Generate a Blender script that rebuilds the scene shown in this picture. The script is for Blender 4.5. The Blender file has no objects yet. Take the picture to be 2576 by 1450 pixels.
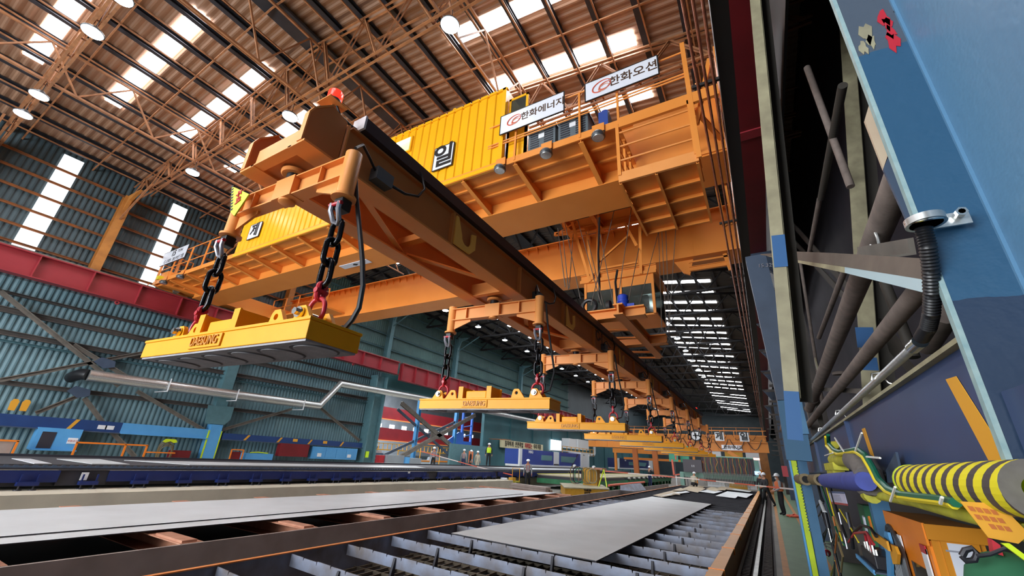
import bpy, bmesh, math, random
from mathutils import Vector, Matrix
random.seed(7)
SC = bpy.context.scene
COL = SC.collection
PI = math.pi
# ------------------------------------------------------------------ camera
CAM = Vector((0, 0, 1.8))
RX = Vector((0.86625318, 0.49684114, 0.05248148))     # image right
RD = Vector((-0.14882487, 0.3568931, -0.9222139))     # image down
RF = Vector((-0.47692408, 0.79106018, 0.3831021))     # view direction
FPX = 1030.6
cd = bpy.data.cameras.new('camera'); co = bpy.data.objects.new('camera', cd); COL.objects.link(co)
m = Matrix.Identity(4)
for i in range(3):
    m[i][0] = RX[i]; m[i][1] = -RD[i]; m[i][2] = -RF[i]; m[i][3] = CAM[i]
co.matrix_world = m
cd.sensor_width = 36; cd.lens = FPX / 2576 * 36; cd.clip_start = .05; cd.clip_end = 500
SC.camera = co
def at(px, py, **k):
    """point of the place seen at a spot of the photograph, on the plane X=, Y= or Z="""
    v = RX * (px - 1288) + RD * (py - 725) + RF * FPX
    (a, val), = k.items(); i = 'XYZ'.index(a)
    return CAM + v * ((val - CAM[i]) / v[i])
# ------------------------------------------------------------------ light and exposure
SC.view_settings.view_transform = 'Standard'; SC.view_settings.look = 'None'
SC.view_settings.gamma = 1; SC.view_settings.use_curve_mapping = False
SC.view_settings.exposure = 0.2
try:
    SC.cycles.max_bounces = 6; SC.cycles.diffuse_bounces = 4; SC.cycles.glossy_bounces = 3
    SC.cycles.transmission_bounces = 3; SC.cycles.sample_clamp_indirect = 4
except Exception: pass
w = bpy.data.worlds.new('world'); SC.world = w; w.use_nodes = True
w.node_tree.nodes['Background'].inputs[0].default_value = (.75, .85, 1, 1)
w.node_tree.nodes['Background'].inputs[1].default_value = 1.0
def area(name, loc, direction, sx, sy, power, color):
    l = bpy.data.lights.new(name, 'AREA'); l.shape = 'RECTANGLE'; l.size = sx; l.size_y = sy
    l.energy = power; l.color = color
    o = bpy.data.objects.new(name, l); COL.objects.link(o); o.location = loc
    o.rotation_euler = Vector(direction).to_track_quat('-Z', 'Y').to_euler()
    return o
# daylight through the big door in the end wall behind the photographer
area('door_daylight', (-12, -14.6, 4.6), (0, 1, -.02), 16, 8, 5200, (.93, .97, 1))
area('next_bay_fill', (-38, 32, 11.5), (0, 0, -1), 16, 26, 15000, (.93, .96, 1))  # unseen fill light added to brighten the neighbouring bay
# ------------------------------------------------------------------ materials
def lin(h):
    h = h.lstrip('#'); c = [int(h[i:i+2], 16) / 255 for i in (0, 2, 4)]
    return tuple(x / 12.92 if x <= .04045 else ((x + .055) / 1.055) ** 2.4 for x in c)
MAT = {}
def mat(name, c, rough=.55, metal=0., c2=None, scale=3., amt=.5, bump=0., bscale=40., emit=None, es=0., trans=0., det=4.):
    m = bpy.data.materials.new(name); m.use_nodes = True; nt = m.node_tree; N = nt.nodes; L = nt.links
    b = N['Principled BSDF']; b.inputs['Roughness'].default_value = rough; b.inputs['Metallic'].default_value = metal
    col = lin(c) + (1,)
    if c2:
        tc = N.new('ShaderNodeNewGeometry'); no = N.new('ShaderNodeTexNoise'); no.inputs['Scale'].default_value = scale
        no.inputs['Detail'].default_value = det
        cr = N.new('ShaderNodeValToRGB'); cr.color_ramp.elements[0].position = .5 - amt / 2; cr.color_ramp.elements[1].position = .5 + amt / 2
        cr.color_ramp.elements[0].color = col; cr.color_ramp.elements[1].color = lin(c2) + (1,)
        L.new(tc.outputs['Position'], no.inputs['Vector']); L.new(no.outputs['Fac'], cr.inputs['Fac']); L.new(cr.outputs['Color'], b.inputs['Base Color'])
    else: b.inputs['Base Color'].default_value = col
    if bump:
        g = N.new('ShaderNodeNewGeometry'); n2 = N.new('ShaderNodeTexNoise'); n2.inputs['Scale'].default_value = bscale
        bp = N.new('ShaderNodeBump'); bp.inputs['Strength'].default_value = bump; bp.inputs['Distance'].default_value = .01
        L.new(g.outputs['Position'], n2.inputs['Vector']); L.new(n2.outputs['Fac'], bp.inputs['Height']); L.new(bp.outputs['Normal'], b.inputs['Normal'])
    if emit: b.inputs['Emission Color'].default_value = lin(emit) + (1,); b.inputs['Emission Strength'].default_value = es
    if trans: b.inputs['Transmission Weight'].default_value = trans
    if name in ('magnet_yellow', 'spreader_orange', 'crane_orange', 'arm_orange'): b.inputs['Specular IOR Level'].default_value = .3
    MAT[name] = m; return m
mat('crane_orange', '#e89444', .42, c2='#e08a3a', scale=1.2, amt=.6, bump=.05, bscale=60)
mat('spreader_orange', '#cd824c', .45, c2='#c37740', scale=2, amt=.6, bump=.06, bscale=80)
mat('arm_orange', '#ea9d58', .42, c2='#e2924c', scale=3, amt=.6, bump=.05, bscale=90)
mat('cabin_yellow', '#f4b41c', .3, c2='#edaa14', scale=.8, amt=.6)
mat('magnet_yellow', '#f7ac10', .42, c2='#f2a208', scale=5, amt=.6, bump=.08, bscale=120)
mat('magnet_face', '#a9a8ae', .5, .1, c2='#8c8b92', scale=14, amt=.5, bump=.2, bscale=60)
mat('magnet_dark', '#5a595f', .6)
mat('hook_yellow', '#ffc860', .5)
mat('chain_black', '#1b1a1d', .18, .6, bump=.12, bscale=60)
mat('shackle_grey', '#9a9aa2', .38, .7)
mat('hook_red', '#b3202f', .35)
mat('beacon_red', '#ff2a20', .2, emit='#ff2416', es=2.5)
mat('chrome', '#d8d8d4', .18, 1.)
mat('zinc', '#d6d8d6', .28, .75, c2='#b8bbba', scale=30, amt=.5)
mat('black_rubber', '#17181c', .4)
mat('dark_tray', '#2b2730', .5)
mat('grey_box', '#59646a', .5)
mat('white_paint', '#dfe2e6', .35)
mat('sign_white', '#e4e8f2', .25)
mat('sign_black', '#1d1b1c', .5)
mat('sign_brown', '#4a3222', .5)
mat('logo_red', '#d0553a', .5)
mat('logo_tan', '#d99a80', .5)
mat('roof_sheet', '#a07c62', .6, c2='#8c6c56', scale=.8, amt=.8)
mat('roof_sheet_dim', '#524e4a', .65, c2='#403d3a', scale=.4, amt=.5)  # dimness of the far hall put into the sheet colour
mat('roof_steel_dim', '#232326', .85, c2='#1b1b1e', scale=4, amt=.5)  # far trusses coloured near black to stand for the dim light there
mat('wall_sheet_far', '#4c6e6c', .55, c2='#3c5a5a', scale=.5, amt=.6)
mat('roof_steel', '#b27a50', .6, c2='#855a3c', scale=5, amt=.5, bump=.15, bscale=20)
mat('purlin_dark', '#2e3038', .6, c2='#1e2026', scale=3, amt=.5)
mat('skylight', '#fffdf4', .5, emit='#f8faff', es=19.0)
mat('lamp_glow', '#ffffff', .5, emit='#f4fbff', es=30.)
mat('lamp_housing', '#565a5e', .4, .5)
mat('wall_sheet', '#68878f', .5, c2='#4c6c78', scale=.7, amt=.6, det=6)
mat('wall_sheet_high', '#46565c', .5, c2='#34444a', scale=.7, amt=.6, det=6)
mat('wall_skylight', '#f4f8fa', .5, emit='#eef4f8', es=1.6)
mat('girt_rust', '#a8632f', .65, c2='#6a4a34', scale=3, amt=.5)
mat('girt_dark', '#57504b', .65, c2='#3c3a3a', scale=2, amt=.5)
mat('brace_grey', '#746e66', .65, c2='#55504a', scale=3, amt=.5)
mat('runway_red', '#9c3038', .42, c2='#86242e', scale=.8, amt=.6)
mat('runway_dark_red', '#7a1820', .5, c2='#66131b', scale=1, amt=.5)
mat('navy', '#27467c', .42, c2='#1f3a6c', scale=1.5, amt=.5)
mat('bed_navy', '#1c2c66', .4, c2='#17245a', scale=1, amt=.5)
mat('light_blue', '#5aa0d6', .4, c2='#4f95cc', scale=2, amt=.5)
mat('teal_plate', '#587f88', .5, c2='#4c717a', scale=4, amt=.5)
mat('teal_wall', '#3f6f76', .55, c2='#2f5a62', scale=.5, amt=.6)
mat('stripe_yellow', '#d79a2b', .55)
mat('safety_orange', '#e07a1f', .5)
mat('lime', '#c8e01e', .45, c2='#b4cc22', scale=6, amt=.5)
mat('concrete', '#cbc5b2', .8, c2='#b5af9e', scale=1.6, amt=.5, bump=.3, bscale=8)
mat('floor_concrete', '#77736a', .6, c2='#5b5851', scale=.8, amt=.6, bump=.15, bscale=6)
mat('walkway_green', '#5f7a5c', .6, c2='#526a52', scale=2, amt=.6, bump=.15, bscale=8)
mat('walkway_orange', '#b77a34', .6, c2='#8f6433', scale=4, amt=.6)
mat('hollow_black', '#0e0e10', .8)
mat('steel_plate', '#d6dbde', .45, .0, c2='#c9cdcf', scale=1.3, amt=.5, bump=.03, bscale=5)
mat('steel_plate_warm', '#d3d8da', .45, .0, c2='#c0c5c6', scale=1.1, amt=.5, bump=.03, bscale=5)
mat('plate_edge', '#1f1f28', .6)
mat('slat_steel', '#8a94aa', .45, .1, c2='#6e6765', scale=3.5, amt=.4, bump=.15, bscale=20)
mat('grating', '#7a7060', .7, .0, c2='#5a5040', scale=6, amt=.5)
mat('slat_dark', '#3b3b42', .6, .2, c2='#2a2a30', scale=2, amt=.5)
mat('rack_brown', '#a89a94', .6, c2='#8e807a', scale=2, amt=.5, bump=.1, bscale=12)
mat('rust_red', '#bd8c72', .6, c2='#a0684e', scale=5, amt=.5)
mat('rim_orange', '#e08a4a', .5)
mat('rim_box_orange', '#9a6228', .6, c2='#7e4e1e', scale=3, amt=.5)
mat('rail_steel', '#8f9088', .35, .6, c2='#6b6a62', scale=6, amt=.5)
mat('rack_teeth', '#3a2c2a', .7, c2='#241a1a', scale=10, amt=.5)
mat('beige_steel', '#a59f80', .55, c2='#7d7660', scale=5, amt=.5, bump=.2, bscale=15)
mat('slate_steel', '#44546a', .5, c2='#3a485c', scale=3, amt=.5)
mat('pipe_dusty', '#857870', .75, c2='#6b605a', scale=8, amt=.5, bump=.2, bscale=40)
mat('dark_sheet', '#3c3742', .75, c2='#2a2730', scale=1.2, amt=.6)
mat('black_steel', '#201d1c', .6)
mat('copper', '#d08a68', .35, .6, c2='#a05c48', scale=8, amt=.5)
mat('foam_yellow', '#e2d322', .7, c2='#d8c81c', scale=10, amt=.5)
mat('foam_grey', '#6c6763', .85, c2='#5d5854', scale=30, amt=.5)
mat('tube_blue', '#4552a4', .7, c2='#3a4280', scale=8, amt=.5)
mat('pipe_yellow', '#c8c43a', .6, c2='#9c9832', scale=9, amt=.5, bump=.2, bscale=50)
mat('cable_green', '#0f6048', .4)
mat('cable_yellow', '#e3cf2a', .4)
mat('tie_white', '#dcdcd6', .5)
mat('rim_top', '#dca25c', .5, c2='#cc9048', scale=3, amt=.5)
mat('cabinet_orange', '#ee8a24', .45, c2='#e07e1a', scale=2, amt=.5)
mat('cabinet_ochre', '#c9820f', .5, c2='#b8740a', scale=3, amt=.5)
mat('paper', '#d3d6de', .5, c2='#c3c6d2', scale=6, amt=.5)
mat('tool_black', '#26262c', .4, .2)
mat('cloth_green', '#1f5a3c', .85)
mat('lever_red', '#b02a34', .4)
mat('motor_blue', '#1f3fae', .3)
mat('glass', '#5b6a66', .08, trans=.75)
mat('glass_green', '#5f8a90', .2)
mat('machine_white', '#d5dadd', .4)
mat('machine_blue', '#2b3d86', .3, c2='#35539c', scale=.5, amt=.7)
mat('machine_black', '#32323a', .4)
mat('machine_teal', '#6f9c8e', .45)
mat('bed_green', '#2f7a50', .55, c2='#24603e', scale=2, amt=.5)
mat('sand', '#a8a290', .75, c2='#9c936e', scale=4, amt=.5)
mat('block_yellow', '#d2a136', .6, c2='#b88a2a', scale=4, amt=.5)
mat('hose_brown', '#7a6a4a', .6)
mat('hose_red', '#7c3430', .5)
mat('scrap_tan', '#b5a88c', .55, c2='#9a8468', scale=2, amt=.5)
mat('helmet_white', '#eceff2', .3)
mat('skin', '#b98465', .6)
mat('hivis', '#c4ea2a', .5)
mat('vest_orange', '#e07a48', .6)
mat('cloth_grey', '#8d9094', .85)
mat('cloth_dark', '#2b2c30', .85)
mat('cloth_black', '#1a1b1f', .85)
mat('cloth_beige', '#b5ae9c', .85)
mat('cloth_navy', '#232b52', .85)
mat('cream_plate', '#c9b89e', .5, c2='#b09a84', scale=3, amt=.5)
mat('hair', '#1a1512', .7)
mat('tape_white', '#f0e2da', .5)
mat('tape_red', '#e06a50', .5)
mat('neon', '#ff9a8a', .5, emit='#ffb0a0', es=3.)
mat('screen', '#a8c8ff', .3, emit='#9ec4ff', es=1.5)
mat('bay_glow', '#ffffff', .5, emit='#f2f6ff', es=2.5)
mat('bay_wall', '#8f98a0', .7, c2='#7d868e', scale=1, amt=.5)
mat('bay_blue', '#3b6fd0', .45)
mat('green_panel', '#3f9c7c', .5)
mat('window_lit', '#b9d89a', .3, emit='#cfe8b0', es=.55)
mat('name_dark', '#352018', .5)
mat('magnet_letter', '#c98408', .45)
mat('warn_yellow', '#d9e23a', .5)
mat('warn_red', '#c8282a', .5)
mat('bed_top', '#4a4a4e', .7, c2='#3a3a3e', scale=14, amt=.5)
mat('banner_cream', '#d8cfa8', .5)
mat('cabinet_dark', '#4a464e', .5)
mat('rust_orange', '#b5652c', .55)
mat('column_ochre', '#c08038', .55, c2='#9c6228', scale=3, amt=.5)
# column paint: bands of paint at fixed heights of the steel
def paint_bands(name, bands, rough=.4):
    m = bpy.data.materials.new(name); m.use_nodes = True; N = m.node_tree.nodes; L = m.node_tree.links
    b = N['Principled BSDF']; b.inputs['Roughness'].default_value = rough
    g = N.new('ShaderNodeNewGeometry'); s = N.new('ShaderNodeSeparateXYZ'); n = N.new('ShaderNodeTexNoise'); n.inputs['Scale'].default_value = 12
    a = N.new('ShaderNodeMath'); a.operation = 'MULTIPLY_ADD'; a.inputs[1].default_value = .03
    d = N.new('ShaderNodeMath'); d.operation = 'DIVIDE'; d.inputs[1].default_value = 10
    cr = N.new('ShaderNodeValToRGB'); cr.color_ramp.interpolation = 'CONSTANT'
    L.new(g.outputs['Position'], s.inputs[0]); L.new(g.outputs['Position'], n.inputs['Vector'])
    L.new(n.outputs['Fac'], a.inputs[0]); L.new(s.outputs['Z'], a.inputs[2]); L.new(a.outputs[0], d.inputs[0]); L.new(d.outputs[0], cr.inputs['Fac'])
    el = cr.color_ramp.elements
    el[0].position = bands[0][0] / 10; el[0].color = lin(bands[0][1]) + (1,)
    el[1].position = bands[1][0] / 10; el[1].color = lin(bands[1][1]) + (1,)
    for z, c in bands[2:]:
        e = el.new(z / 10); e.color = lin(c) + (1,)
    L.new(cr.outputs['Color'], b.inputs['Base Color'])
    bp = N.new('ShaderNodeBump'); bp.inputs['Strength'].default_value = .25; bp.inputs['Distance'].default_value = .01
    n2 = N.new('ShaderNodeTexNoise'); n2.inputs['Scale'].default_value = 25; L.new(g.outputs['Position'], n2.inputs['Vector'])
    L.new(n2.outputs['Fac'], bp.inputs['Height']); L.new(bp.outputs['Normal'], b.inputs['Normal'])
    MAT[name] = m
paint_bands('column_flange_paint', [(0, '#22344c'), (2.44, '#28506e'), (3.78, '#48525f')])
paint_bands('column_web_lit_paint', [(0, '#22344c'), (2.3, '#557f9f'), (6, '#557f9f')])  # lighter blue above is the web's light put into colour; navy band is paint
paint_bands('beige_paint', [(0, '#2f72a8'), (2.9, '#a59f80'), (4.6, '#a59f80')])
mat('rust_orange', '#b5652c', .55); mat('edge_paint', '#9db2b0', .5, c2='#7a989c', scale=20, amt=.5); mat('girder_navy', '#33476e', .4, c2='#2b3c5e', scale=2, amt=.5)
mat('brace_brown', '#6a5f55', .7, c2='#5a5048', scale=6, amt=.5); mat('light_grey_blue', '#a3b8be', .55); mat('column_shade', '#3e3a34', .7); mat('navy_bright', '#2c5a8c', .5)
mat('blue_shaft', '#336284', .5); mat('pillar_blue', '#47789e', .5, c2='#3d6c90', scale=4, amt=.5); mat('print_grey', '#8a8d98', .6); mat('sheet_lilac', '#cfcdea', .4)
def pad_mat():
    m = bpy.data.materials.new('pad_stripe'); m.use_nodes = True; N = m.node_tree.nodes; L = m.node_tree.links; b = N['Principled BSDF']; b.inputs['Roughness'].default_value = .65
    g = N.new('ShaderNodeNewGeometry'); s = N.new('ShaderNodeSeparateXYZ'); a = N.new('ShaderNodeMath'); a.operation = 'MULTIPLY_ADD'; a.inputs[1].default_value = .55
    d = N.new('ShaderNodeMath'); d.operation = 'MULTIPLY'; d.inputs[1].default_value = 8.2; f = N.new('ShaderNodeMath'); f.operation = 'FRACT'
    cr = N.new('ShaderNodeValToRGB'); cr.color_ramp.interpolation = 'CONSTANT'; cr.color_ramp.elements[0].color = lin('#4d4644') + (1,); cr.color_ramp.elements[1].position = .45; cr.color_ramp.elements[1].color = lin('#e6d823') + (1,)
    L.new(g.outputs['Position'], s.inputs[0]); L.new(s.outputs['Z'], a.inputs[0]); L.new(s.outputs['Y'], a.inputs[2]); L.new(a.outputs[0], d.inputs[0]); L.new(d.outputs[0], f.inputs[0]); L.new(f.outputs[0], cr.inputs['Fac']); L.new(cr.outputs['Color'], b.inputs['Base Color']); MAT['pad_stripe'] = m
pad_mat()
# ------------------------------------------------------------------ mesh helpers
class MB:
    def __init__(s): s.v = []; s.f = []; s.sm = []
    def add(s, vs, fs, smooth=False):
        o = len(s.v); s.v += [tuple(v) for v in vs]
        for f in fs: s.f.append(tuple(i + o for i in f)); s.sm.append(smooth)
        return s
    def box(s, x0, x1, y0, y1, z0, z1):
        v = [(x, y, z) for z in (z0, z1) for y in (y0, y1) for x in (x0, x1)]
        return s.add(v, [(0, 2, 3, 1), (4, 5, 7, 6), (0, 1, 5, 4), (2, 6, 7, 3), (0, 4, 6, 2), (1, 3, 7, 5)])
    def prism(s, pts, d):          # closed outline swept along vector d
        d = Vector(d); n = len(pts); v = [Vector(p) for p in pts]; v += [p + d for p in v]
        return s.add(v, [tuple(range(n))[::-1], tuple(range(n, 2 * n))] + [(i, (i + 1) % n, n + (i + 1) % n, n + i) for i in range(n)])
    def bar(s, a, b, w, h, up=(0, 0, 1), sec='box', t=.2):
        a = Vector(a); b = Vector(b); d = (b - a)
        if d.length < 1e-6: return s
        dn = d.normalized(); u = Vector(up)
        if abs(dn.dot(u)) > .98: u = Vector((0, 1, 0))
        r = dn.cross(u).normalized(); u = r.cross(dn).normalized(); x = w / 2; y = h / 2
        tw = w * t; th = h * t * .6
        if sec == 'box': P = [(-x, -y), (x, -y), (x, y), (-x, y)]
        elif sec == 'I': P = [(-x, -y), (x, -y), (x, -y + th), (tw / 2, -y + th), (tw / 2, y - th), (x, y - th), (x, y), (-x, y), (-x, y - th), (-tw / 2, y - th), (-tw / 2, -y + th), (-x, -y + th)]
        elif sec == 'L': P = [(-x, -y), (x, -y), (x, -y + th), (-x + tw, -y + th), (-x + tw, y), (-x, y)]
        elif sec == 'C': P = [(-x, -y), (x, -y), (x, -y + th), (-x + tw, -y + th), (-x + tw, y - th), (x, y - th), (x, y), (-x, y)]
        return s.prism([a + r * p + u * q for p, q in P], d)
    def tube(s, pts, r, n=8, closed=False, cap=True):
        P = [Vector(p) for p in pts]; k = len(P); R = r if isinstance(r, (list, tuple)) else [r] * k
        vs = []; u = None
        for i in range(k):
            if closed: t = P[(i + 1) % k] - P[i - 1]
            else: t = P[min(i + 1, k - 1)] - P[max(i - 1, 0)]
            t.normalize()
            if u is None:
                u = t.orthogonal().normalized()
            else:
                u = (u - t * u.dot(t))
                u = u.normalized() if u.length > 1e-6 else t.orthogonal().normalized()
            w_ = t.cross(u)
            for j in range(n):
                an = 2 * PI * j / n; vs.append(P[i] + (u * math.cos(an) + w_ * math.sin(an)) * R[i])
        fs = []
        for i in range(k if closed else k - 1):
            a = i * n; b = ((i + 1) % k) * n
            for j in range(n): fs.append((a + j, a + (j + 1) % n, b + (j + 1) % n, b + j))
        s.add(vs, fs, True)
        if not closed and cap:
            s.add([vs[j] for j in range(n)], [tuple(range(n))[::-1]]); s.add([vs[(k - 1) * n + j] for j in range(n)], [tuple(range(n))])
        return s
    def cyl(s, a, b, r, n=16, r2=None): return s.tube([a, b], [r, r if r2 is None else r2], n)
    def lathe(s, prof, c, n=20):     # profile of (radius, z) around the vertical axis at c
        cx, cy, cz = c; vs = []
        for r, z in prof:
            for j in range(n): an = 2 * PI * j / n; vs.append((cx + r * math.cos(an), cy + r * math.sin(an), cz + z))
        fs = [(i * n + j, i * n + (j + 1) % n, (i + 1) * n + (j + 1) % n, (i + 1) * n + j) for i in range(len(prof) - 1) for j in range(n)]
        fs.append(tuple(range(n))[::-1]); fs.append(tuple(range((len(prof) - 1) * n, len(prof) * n)))
        return s.add(vs, fs, True)
    def ball(s, c, r, n=12, sz=1.):
        return s.lathe([(max(.001, r * math.sin(PI * i / 8)), -r * sz * math.cos(PI * i / 8)) for i in range(9)], c, n)
    def link(s, c, L, W, r, side, up=(0, 0, 1), seg=8, n=8):      # stadium chain link
        c = Vector(c); side = Vector(side); up = Vector(up); R = W / 2 - r; h = L / 2 - r - R; P = []
        for i in range(seg + 1): a = PI * i / seg; P.append(c + up * (h + R * math.sin(a)) + side * (R * math.cos(a)))
        for i in range(seg + 1): a = PI + PI * i / seg; P.append(c + up * (-h + R * math.sin(a)) + side * (R * math.cos(a)))
        return s.tube(P, r, n, closed=True)
    def rot(s, ang, c=(0, 0, 0)):
        M = Matrix.Rotation(ang, 3, 'Z'); c = Vector(c); s.v = [tuple(M @ (Vector(v) - c) + c) for v in s.v]; return s
def root(name, loc, rz=0):
    o = bpy.data.objects.new(name, None); COL.objects.link(o); o.location = loc; o.rotation_euler = (0, 0, rz); o.empty_display_size = .1; return o
def world_off(p):
    v = Vector((0, 0, 0))
    while p is not None: v += p.location; p = p.parent
    return v
def obj(name, mb, m, parent=None, local=False, bevel=0):
    me = bpy.data.meshes.new(name); off = Vector((0, 0, 0)) if local or parent is None else world_off(parent)
    vs = [Vector(v) - off for v in mb.v]
    loc = Vector((0, 0, 0))
    if parent is None and vs:
        lo = [min(v[i] for v in vs) for i in range(3)]; hi = [max(v[i] for v in vs) for i in range(3)]
        loc = Vector(((lo[0] + hi[0]) / 2, (lo[1] + hi[1]) / 2, lo[2])); vs = [v - loc for v in vs]
    me.from_pydata([tuple(v) for v in vs], [], mb.f)
    me.materials.append(MAT[m]); me.polygons.foreach_set('use_smooth', mb.sm); me.update()
    bm = bmesh.new(); bm.from_mesh(me); bmesh.ops.recalc_face_normals(bm, faces=bm.faces)
    if any(mb.sm):
        for e in bm.edges:
            if len(e.link_faces) == 2 and e.calc_face_angle() > .75: e.smooth = False
    bm.to_mesh(me); bm.free()
    o = bpy.data.objects.new(name, me); COL.objects.link(o); o.location = loc
    if parent is not None: o.parent = parent
    if bevel:
        b = o.modifiers.new('bevel', 'BEVEL'); b.width = bevel; b.segments = 2; b.limit_method = 'ANGLE'
    return o
def tag(o, label, cat, group=None):
    o['label'] = label; o['category'] = cat
    if group: o['group'] = group
    return o
def struct(name, mb, m, label=None):
    o = obj(name, mb, m); o['kind'] = 'structure'
    if label: o['label'] = label
    return o
def copy_tree(o, parent=None):
    c = o.copy(); COL.objects.link(c); c.parent = parent
    for ch in list(o.children): copy_tree(ch, c)
    return c
def text(body, size, m, parent=None, ext=.004, name='lettering', align='CENTER', bold=0., xs=1.):
    cu = bpy.data.curves.new('t', 'FONT'); cu.body = body; cu.size = size; cu.extrude = ext; cu.align_x = align; cu.align_y = 'CENTER'; cu.offset = bold
    t = bpy.data.objects.new('t', cu); COL.objects.link(t)
    dg = bpy.context.evaluated_depsgraph_get(); me = bpy.data.meshes.new_from_object(t.evaluated_get(dg))
    bpy.data.objects.remove(t); bpy.data.curves.remove(cu)
    if xs != 1: me.transform(Matrix.Diagonal((xs, 1, 1, 1)))
    me.materials.clear(); me.materials.append(MAT[m]); me.name = name
    o = bpy.data.objects.new(name, me); COL.objects.link(o)
    if parent is not None: o.parent = parent
    return o
def place_text(t, wloc, xdir, updir):         # put lettering on a surface: reading direction and up direction
    x = Vector(xdir).normalized(); u = Vector(updir); u = (u - x * u.dot(x)).normalized(); z = x.cross(u)
    M = Matrix((x, u, z)).transposed()
    off = world_off(t.parent) if t.parent else Vector((0, 0, 0))
    t.location = Vector(wloc) - off; t.rotation_euler = M.to_euler(); return t
ORD = 'first second third fourth fifth sixth seventh eighth ninth tenth eleventh twelfth thirteenth fourteenth fifteenth sixteenth seventeenth eighteenth nineteenth twentieth twenty-first twenty-second twenty-third twenty-fourth twenty-fifth'.split()
tn = [0]
def trim(): tn[0] += 1; return 'trim_%d' % tn[0]
wn = [0]
def window(): wn[0] += 1; return 'window_%d' % wn[0]
# ================================================================== SETTING
XW = -25.0; XE = 2.6; YS = -15.; YN = 118.; XR = -11.75; ZR = 15.15; ZEV = 13.35
struct('floor', MB().box(-60, 6, YS, YN, -.3, 0), 'floor_concrete', 'grey workshop concrete floor')
def roof_z(x): return ZEV + (ZR - ZEV) * ((x - XW) / (XR - XW) if x < XR else (XE - x) / (XE - XR))
# corrugated roof sheets, ribs run down the slope
for ya, yz, xa, xb, rm in ((YS, 17.5, XW - .3, XR, 'roof_sheet'), (YS, 17.5, XR, XE + .3, 'roof_sheet'), (17.5, YN, XW - .3, XR, 'roof_sheet_dim'), (17.5, YN, XR, XE + .3, 'roof_sheet_dim')):
    mb = MB(); vs = []; n = 0; y = ya; prof = []
    while y < min(yz - .2, 62): prof += [(y, 0), (y + .10, .035), (y + .17, .035), (y + .22, 0)]; y += .27
    prof.append((yz, 0))
    for x in (xa, xb): vs += [(x, yy, roof_z(x) + .12 + dz) for yy, dz in prof]
    k = len(prof); mb.add(vs, [(i, i + 1, k + i + 1, k + i) for i in range(k - 1)])
    mb.add([(xa, ya, roof_z(xa) + .3), (xb, ya, roof_z(xb) + .3), (xb, yz, roof_z(xb) + .3), (xa, yz, roof_z(xa) + .3)], [(0, 1, 2, 3)])
    struct('ceiling', mb, rm, 'corrugated roof sheeting, brown over the crane and darkened for dimness farther down')
# daylight panels in the roof
def roof_panel(x0, x1, y, wd):
    mb = MB(); z0 = roof_z(x0) + .10; z1 = roof_z(x1) + .10
    mb.prism([(x0, y - wd / 2, z0), (x1, y - wd / 2, z1), (x1, y + wd / 2, z1), (x0, y + wd / 2, z0)], (0, 0, .015))
    struct(window(), mb, 'skylight', 'long white daylight panel in the roof')
for k in range(-5, 40):
    y = .05 + 2.25 * k if k < 22 else .05 + 2.25 * 22 + (k - 22) * 3.4
    roof_panel(-20.6, -14.1, y + .1, .5)
    if k not in (0, 1, 2): roof_panel(-7.2, -1.6, y + .1, .5)
# walls
def corr_wall(name, x, y0, y1, z0, z1, m, pitch=.2, lab=None, inv=1):
    mb = MB(); prof = []; y = y0
    while y < y1 - pitch: prof += [(y, 0), (y + pitch * .35, .03 * inv), (y + pitch * .6, .03 * inv), (y + pitch * .85, 0)]; y += pitch
    prof.append((y1, 0)); vs = [(x + dx, yy, z) for z in (z0, z1) for yy, dx in prof]; k = len(prof)
    mb.add(vs, [(i, i + 1, k + i + 1, k + i) for i in range(k - 1)])
    mb.add([(x - .08, y0, z0), (x - .08, y1, z0), (x - .08, y1, z1), (x - .08, y0, z1)], [(0, 1, 2, 3)])
    struct(name, mb, m, lab)
OY0, OY1, OZ = 22.6, 37.2, 6.0
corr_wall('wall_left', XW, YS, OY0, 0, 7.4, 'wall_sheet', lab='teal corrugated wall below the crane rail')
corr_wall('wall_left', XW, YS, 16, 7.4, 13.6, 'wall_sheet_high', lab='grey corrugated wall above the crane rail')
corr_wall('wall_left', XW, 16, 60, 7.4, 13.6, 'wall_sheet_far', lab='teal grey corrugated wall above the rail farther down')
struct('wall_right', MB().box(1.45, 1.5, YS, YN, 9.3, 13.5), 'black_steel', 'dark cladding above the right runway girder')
struct('wall_left', MB().box(XW - .2, XW, OY0, OY1, OZ, 7.4), 'teal_wall', 'teal wall over the side opening')
mb = MB().box(XW - .2, XW, OY1, YN, 0, 7.4)
for i in range(14): mb.box(XW, XW + .14, OY1 + i * 5.6, OY1 + i * 5.6 + .3, 0, 7.4)
struct('wall_left', mb, 'teal_wall', 'teal painted wall beyond the side opening')
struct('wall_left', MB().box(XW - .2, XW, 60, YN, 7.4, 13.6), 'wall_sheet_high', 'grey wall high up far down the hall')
for yy, z0, z1, wd in ((2.72, 8.3, 13.2, .66), (6.92, 8.3, 13.2, .66), (-1.5, 8.3, 13.2, .66)):
    struct(window(), MB().box(XW + .02, XW + .05, yy - wd / 2, yy + wd / 2, z0, z1), 'wall_skylight', 'tall white daylight sheet in the left wall')
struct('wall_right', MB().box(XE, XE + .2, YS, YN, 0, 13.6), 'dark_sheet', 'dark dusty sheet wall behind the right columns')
# end wall behind the photographer with the big door opening, and the far end wall
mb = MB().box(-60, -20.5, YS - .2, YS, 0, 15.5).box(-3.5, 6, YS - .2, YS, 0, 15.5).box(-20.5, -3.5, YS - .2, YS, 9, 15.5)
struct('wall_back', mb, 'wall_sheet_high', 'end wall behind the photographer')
struct('wall_far', MB().box(-60, 6, YN, YN + .2, 0, 15.5), 'wall_sheet_high', 'far end wall of the hall')
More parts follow.
